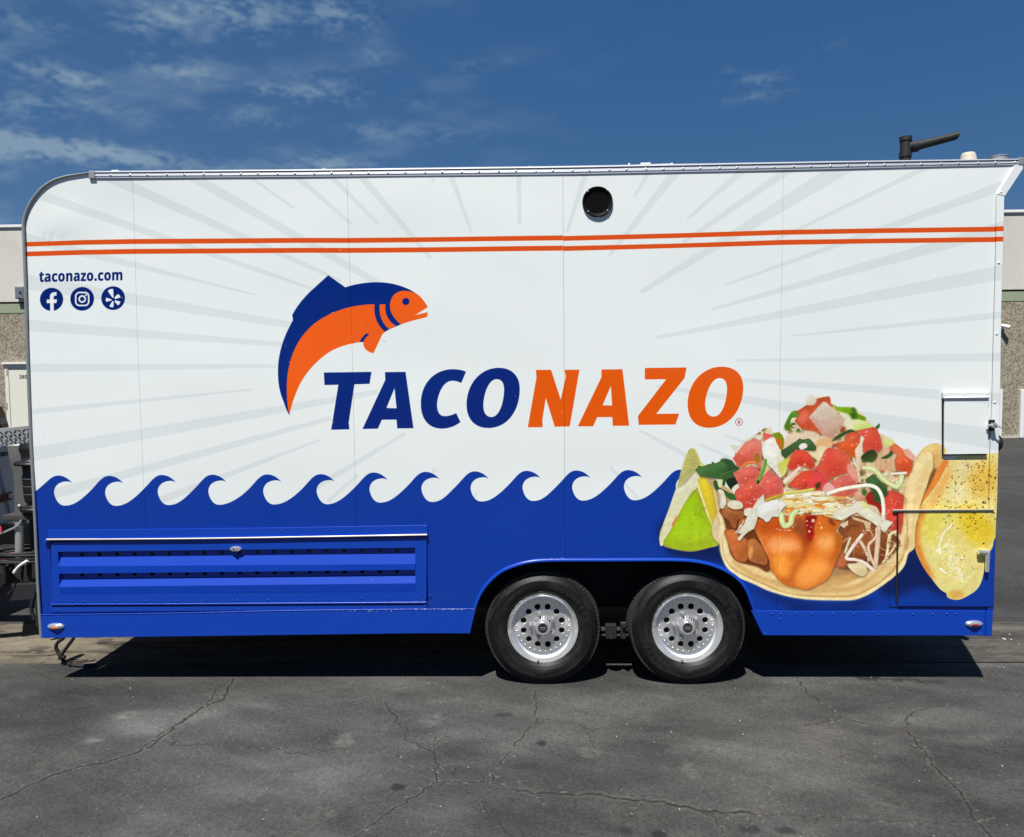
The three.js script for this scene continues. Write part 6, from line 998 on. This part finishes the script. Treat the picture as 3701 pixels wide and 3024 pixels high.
  part('axle', TR, [rod(V(at(1963, 2279, RZ).x, axleY, -2.2), V(at(1963, 2279, RZ).x, axleY, -0.2), 0.04), rod(V(at(2486, 2279, RZ).x, axleY, -2.2), V(at(2486, 2279, RZ).x, axleY, -0.2), 0.04)], M.dark);
}

// ---------------------------------------------------------------- things on the roof
{
  const z = -0.5, Q = (u, v) => at(u, v, z), black = std({ color: lin(0.02, 0.02, 0.021), roughness: 0.55 });
  const k = 0.576, f = (x, y) => Q(3000 + x * k, 400 + y * k), r = pxm(18, z), base = f(471, 318).y - 0.3;
  const pipe = partGroup('vent_pipe', TR, f(471, 318).x, base, z), a = f(471, 300), top = f(471, 172), elbow = f(480, 222);
  part('riser', pipe, rod(V(a.x, base, z), V(a.x, top.y, z), r), black); for (const c of [rod(V(a.x, f(471, 292).y, z), V(a.x, f(471, 262).y, z), r * 1.14), rod(V(a.x, f(471, 190).y, z), V(a.x, f(471, 165).y, z), r * 1.14)]) part('collar', pipe, c, black);
  part('branch', pipe, [rod(V(a.x, elbow.y - 0.01, z), f(520, 222), r * 0.98), rod(f(505, 228), f(548, 220), r * 1.08)], black);
  const arm = rod(f(530, 224), f(800, 155), r * 0.86, r * 0.86, 28, true), tip = f(800, 155); { const p = arm.attributes.position, e = tip.x - pxm(24, z); for (let i = 0; i < p.count; i++) { if (p.getX(i) > e - 0.03) { const d = (p.getY(i) - (tip.y)) ; p.setX(i, p.getX(i) + d * 0.6); } } arm.computeVertexNormals(); }
  part('outlet', pipe, arm, black);
  const zc = -0.13, fc = (x, y) => at(3000 + x * k, 400 + y * k, zc), d0 = fc(866, 318), dr = pxm(27, zc); part('roof_dome', TR, [new THREE.LatheGeometry([[dr * 1.05, -0.06], [dr * 1.03, 0], [dr * 0.98, 0.01], [dr * 0.86, 0.045], [dr * 0.7, 0.058], [0.001, 0.064]].map(([p, q]) => new THREE.Vector2(p, q)), 32).translate(d0.x, d0.y - 0.008, zc)], std({ color: lin(0.52, 0.47, 0.37), roughness: 0.6 }));
  const c0 = fc(1056, 318), cr = pxm(31, zc); part('roof_cap', TR, [rod(V(c0.x, c0.y - 0.06, zc), V(c0.x, fc(1056, 290).y, zc), cr * 0.94), rod(V(c0.x, fc(1056, 292).y, zc), V(c0.x, fc(1056, 287).y, zc), cr)], aluDull);
  const rz = -0.25, c = (u, v) => at(1950 + u * 0.5, 580 + v * 0.5, rz);
  part('roof_conduit', TR, [rod(c(430, 44), c(960, 29), 0.006), rod(c(730, 30), c(800, 28), 0.011), rod(c(640, 42), c(650, 20), 0.006), box(c(945, 30).x, c(960, 30).x, c(945, 40).y - 0.1, c(945, 22).y, rz - 0.02, rz + 0.02), rod(V(c(-700, 60).x, c(-700, 66).y, rz), V(c(430, 44).x, c(430, 44).y, rz), 0.005)], M.white);
  for (const b of [box(at(402, 616, rz).x, at(430, 616, rz).x, at(402, 626, rz).y - 0.08, at(402, 614, rz).y, rz - 0.04, rz, 0.004), box(at(1165, 610, rz).x, at(1174, 610, rz).x, at(1165, 620, rz).y - 0.08, at(1165, 608, rz).y, rz - 0.02, rz), box(at(1910, 602, rz).x, at(1920, 602, rz).x, at(1910, 612, rz).y - 0.08, at(1910, 600, rz).y, rz - 0.02, rz), box(at(2983, 586, rz).x, at(2990, 586, rz).x, at(2983, 596, rz).y - 0.08, at(2983, 582, rz).y, rz - 0.02, rz)]) part('roof_bracket', TR, b, M.white);
  part('roof_sheet', TR, box(P2(326, 626).x, P2(3680, 590).x, P2(326, 640).y - 0.02, P2(326, 640).y - 0.01, -DEPTH + 0.03, -0.13), M.white);
}

// ---------------------------------------------------------------- draw-bar end
{
  const z = -1.05, q = (x, y, zz = z) => at(x * 0.17286, 1420 + y * 0.17286, zz), q2 = (x, y, zz = z) => at(x * 0.17286, 1700 + y * 0.17286, zz), q3 = (x, y, zz = z) => at(x * 0.2765, 1950 + y * 0.2765, zz);
  // tread-plate bar
  const a = q(700, 672, -0.5), b = q(-60, 752, -0.36), a2 = q(700, 1024, -0.5), b2 = q(-60, 1128, -0.36), plateMat = std({ color: lin(0.72, 0.73, 0.74), metalness: 0.3, roughness: 0.42 });
  { const back = a.clone().sub(b).normalize().multiplyScalar(0.3), back2 = a2.clone().sub(b2).normalize().multiplyScalar(0.3); a.add(back); a2.add(back2); }
  const ext = (p, d) => p.clone().add(b.clone().sub(a).normalize().multiplyScalar(d)), nrm = b.clone().sub(a).cross(V(0, 1, 0)).normalize(); if (nrm.z < 0) nrm.negate();
  const e1 = ext(b, 0.35), e2 = b2.clone().add(b2.clone().sub(a2).normalize().multiplyScalar(0.35)), tk = nrm.clone().multiplyScalar(-0.03);
  const bar = partGroup('tread_plate_bar', TR, a.x, a2.y, a.z);
  const quadGeo = (...p) => { const g = new THREE.BufferGeometry(); g.setAttribute('position', new THREE.Float32BufferAttribute([p[0], p[1], p[2], p[0], p[2], p[3]].flatMap((k) => k.toArray()), 3)); g.setAttribute('uv', new THREE.Float32BufferAttribute(new Float32Array(12), 2)); g.computeVertexNormals(); return g; };
  part('bar_sheet', bar, [quadGeo(a, a2, e2, e1), quadGeo(a, e1, e1.clone().add(tk), a.clone().add(tk)), quadGeo(a2, a2.clone().add(tk), e2.clone().add(tk), e2), quadGeo(a.clone().add(tk), e1.clone().add(tk), e2.clone().add(tk), a2.clone().add(tk))], plateMat);
  const ux = e1.clone().sub(a).normalize(), loz = []; { const basis = new THREE.Matrix4().makeBasis(ux, V(0, 1, 0), nrm), len = e1.distanceTo(a);
    for (let s = 0.02; s < len - 0.01; s += 0.026) { const t = s / len, low = lerp(a2.y, e2.y, t), high = lerp(a.y, e1.y, t); for (let h = 0.013; h < high - low - 0.01; h += 0.026) { const odd = (Math.round(s / 0.026) + Math.round(h / 0.026)) % 2, g = new THREE.SphereGeometry(1, 10, 6).scale(0.0135, 0.0032, 0.0013).rotateZ(odd ? 0.75 : -0.75).applyMatrix4(basis), o = a.clone().addScaledVector(ux, s); loz.push(g.translate(o.x, low + h, o.z)); } } }
  stuff(part('tread_pattern', bar, loz, plateMat));
  { // faded red figure sprayed on the plate
    const g = [], o = q(475, 850, -0.47).addScaledVector(nrm, 0.0015), basis = new THREE.Matrix4().makeBasis(ux.clone().negate(), V(0, 1, 0), nrm);
    const ring = (cy, r) => new THREE.TorusGeometry(r, 0.006, 6, 24).scale(1.1, 0.85, 0.12).translate(0, cy, 0); const m = join([ring(0.021, 0.022), ring(-0.021, 0.024)]).applyMatrix4(basis).translate(o.x, o.y, o.z); part('sprayed_mark', bar, m, std({ color: lin(0.42, 0.2, 0.23), roughness: 0.8 }));
  }
  // ribbed black bottle jack column and its plank
  const cx = q(760, 1600).x, colm = partGroup('ribbed_column', TR, cx, q2(600, 860).y, z), Y = (y) => q(600, y).y, Y2 = (y) => q2(600, y).y, Rr = (x) => cx - q(x, 1600).x;
  const prof = [[Rr(500), Y(1030)], [Rr(470), Y(1120)], [Rr(466), Y(1160)], [Rr(500), Y(1290)], [Rr(505), Y(1400)], [Rr(400), Y(1415)], [Rr(362), Y(1450)], [Rr(375), Y(1490)], [Rr(510), Y(1505)], [Rr(515), Y(1580)], [Rr(530), Y(1590)], [Rr(518), Y(1600)], [Rr(520), Y(1690)]];
  for (const [x, y] of [[522, 90], [525, 140], [516, 150], [522, 165], [530, 280], [536, 296], [526, 312], [535, 440], [542, 456], [532, 472], [545, 570], [560, 640], [600, 680], [570, 730], [470, 745], [448, 790], [475, 840], [520, 850]]) prof.push([cx - q2(x, 400).x, Y2(y)]);
  part('column', colm, new THREE.LatheGeometry(prof.map(([r, y]) => new THREE.Vector2(Math.max(r, 0.002), y)), 40).translate(cx, 0, z), plastic);
  [150, 304, 466].forEach((y, i) => { const r = cx - q2([516, 526, 532][i], 400).x + 0.001; part('bright_band', colm, new THREE.CylinderGeometry(r, r, 0.003, 40, 1, true).translate(cx, Y2(y), z), aluDull); });
  part('clamp_nut', colm, new THREE.IcosahedronGeometry(0.016, 1).translate(q2(575, 700).x, q2(575, 700).y, z + 0.09), aluDull);
  const pk = q2(192, 895), pk2 = q2(192, 1000); part('plank', TR, box(pk.x, q2(1700, 895).x, pk2.y, pk.y, z - 0.2, z + 0.08, 0.006), std({ color: lin(0.045, 0.043, 0.04), roughness: 0.85 }));
  part('tongue_post', TR, [box(q2(565, 1000).x, q2(900, 1000).x, q3(400, 600, z).y, pk2.y, z - 0.12, z - 0.02, 0.006)], iron);
  const fr = frontEdge[frontEdge.length - 1].x, ty = q3(300, 260).y;
  for (const s of [-1, 1]) { const g = new THREE.BoxGeometry(1.5, 0.11, 0.07).rotateY(s * 0.3).translate(fr - 0.5, ty - 0.2, -DEPTH / 2 + s * 0.26); part('tongue_rail', TR, g, iron); }
  part('coupler', TR, [box(fr - 1.5, fr - 1.05, ty - 0.24, ty - 0.1, -DEPTH / 2 - 0.06, -DEPTH / 2 + 0.06, 0.02)], iron);
  part('tongue_beam', TR, [box(q3(60, 380).x - 0.0, q3(560, 380).x, q3(300, 590).y, q3(300, 330).y, z - 0.3, z - 0.04, 0.012), box(q3(-40, 250).x - 0.5, q3(160, 250).x, q3(0, 430).y, q3(0, 260).y, z - 0.55, z - 0.4, 0.01), rod(V(q3(-200, 350).x, q3(0, 340).y, -1.2), V(q3(300, 350).x, q3(0, 400).y, -0.75), 0.06)], iron);
  // galvanised jack tube with crank
  const jt = q2(480, 1115), jb = q2(480, 1700), jack = partGroup('tongue_jack', TR, jt.x, jb.y, z + 0.03); part('jack_tube', jack, rod(V(jb.x, jb.y - 0.03, z + 0.04), V(jt.x, jt.y, z + 0.04), pxm(14, z)), std({ color: lin(0.42, 0.43, 0.43), metalness: 0.5, roughness: 0.5 }));
  part('jack_head', jack, [box(q2(430, 1050).x, q2(565, 1050).x, q2(430, 1110).y, q2(430, 1005).y, z - 0.0, z + 0.07, 0.004)], aluDull); part('crank', jack, tube([q2(440, 1020, z + 0.08), q2(410, 1110, z + 0.08), q2(330, 1180, z + 0.08), q2(180, 1250, z + 0.08), q2(20, 1315, z + 0.08), q2(-60, 1330, z + 0.08)], 0.008, 40, 8), chrome);
  part('red_tag', TR, [box(q2(-10, 1150, z + 0.1).x, q2(32, 1150, z + 0.1).x, q2(0, 1290, z + 0.1).y, q2(0, 1165, z + 0.1).y, z + 0.095, z + 0.1)], std({ color: lin(0.55, 0.03, 0.06), roughness: 0.8 }));
  part('white_tank', TR, new THREE.SphereGeometry(0.12, 24, 16).scale(0.5, 1.4, 1).translate(at(122.5, 2000, -0.95).x + 0.12, at(122.5, 2000, -0.95).y, -0.95), M.white);
  // front corner leg and cable ends
  part('corner_leg', TR, [box(q3(452, 900, -0.25).x, q3(540, 900, -0.25).x, q3(0, 1145, -0.25).y, q3(0, 690, -0.25).y, -0.32, -0.25, 0.01)], iron);
  part('wire', TR, [tube([q3(470, 690, -0.2), q3(430, 800, -0.2), q3(415, 920, -0.2), q3(450, 1040, -0.2)], 0.012, 24, 8), tube([q3(200, 280, z + 0.06), q3(100, 370, z + 0.06), q3(0, 500, z + 0.06), q3(-60, 600, z + 0.06)], 0.012, 24, 8), tube([q3(180, 300, z + 0.06), q3(160, 430, z + 0.06), q3(150, 560, z + 0.06)], 0.009, 20, 8), tube([q3(300, 330, z + 0.06), q3(295, 440, z + 0.06), q3(285, 570, z + 0.06)], 0.009, 20, 8), tube([q3(210, 560, -0.3), q3(180, 640, -0.3), q3(110, 710, -0.3)], 0.007, 16, 8)], rubber);
  // cable coil thrown over the jack foot
  const coil = [], k0 = q3(300, 210, z), pts = []; for (let i = 0; i <= 150; i++) { const t = i / 150, an = t * Math.PI * 2 * 5, rr = 0.22 + 0.012 * Math.sin(an * 0.7) - t * 0.035; pts.push(V(k0.x + Math.cos(an) * rr * 0.95 + 0.0, k0.y - 0.035 + t * 0.085 + 0.006 * Math.sin(an * 1.3), z + Math.sin(an) * rr * 0.55)); }
  const cl = thing('cable_coil', 'black and faded red cable coiled round the foot of the grey tongue jack', 'cable', k0.x, k0.y - 0.08, z);
  part('black_cable', cl, tube(pts, 0.011, 400, 8), rubber); const red = pts.map((p) => V(k0.x + (p.x - k0.x) * 0.86, p.y + 0.012, z + (p.z - z) * 0.86)).slice(0, 64); part('red_cable', cl, tube(red, 0.009, 160, 8), std({ color: lin(0.34, 0.16, 0.15), roughness: 0.7 }));
  part('white_end', cl, [tube([q3(365, 272, z + 0.16), q3(320, 300, z + 0.17), q3(250, 350, z + 0.17), q3(205, 400, z + 0.17)], 0.011, 20, 8), rod(q3(205, 400, z + 0.17), q3(188, 432, z + 0.17), 0.013)], std({ color: lin(0.75, 0.72, 0.7), roughness: 0.6 }));
  // hose hanging under the front corner
  const hz = -0.34, hs = (x, y, zz = hz) => at(x * 0.2765, 1950 + y * 0.2765, zz), G = (x, y) => { const p = ground(x * 0.2765, 1950 + y * 0.2765, 0.012); return p; };
  part('drain_hose', TR, [tube([V(hs(900, 1180).x, hs(900, 1180).y, hz), hs(830, 1285), hs(755, 1345), hs(735, 1400), hs(760, 1465), hs(800, 1535), G(840, 1585), G(930, 1630), G(1050, 1645), G(1250, 1632)], 0.012, 70, 8), tube([hs(1000, 1180), hs(960, 1290), hs(890, 1385), hs(825, 1480), hs(812, 1520), G(845, 1592), G(930, 1640)], 0.012, 50, 8), rod(hs(770, 1545), hs(855, 1530), 0.012)], rubber);
}

renderer.render(scene, camera);
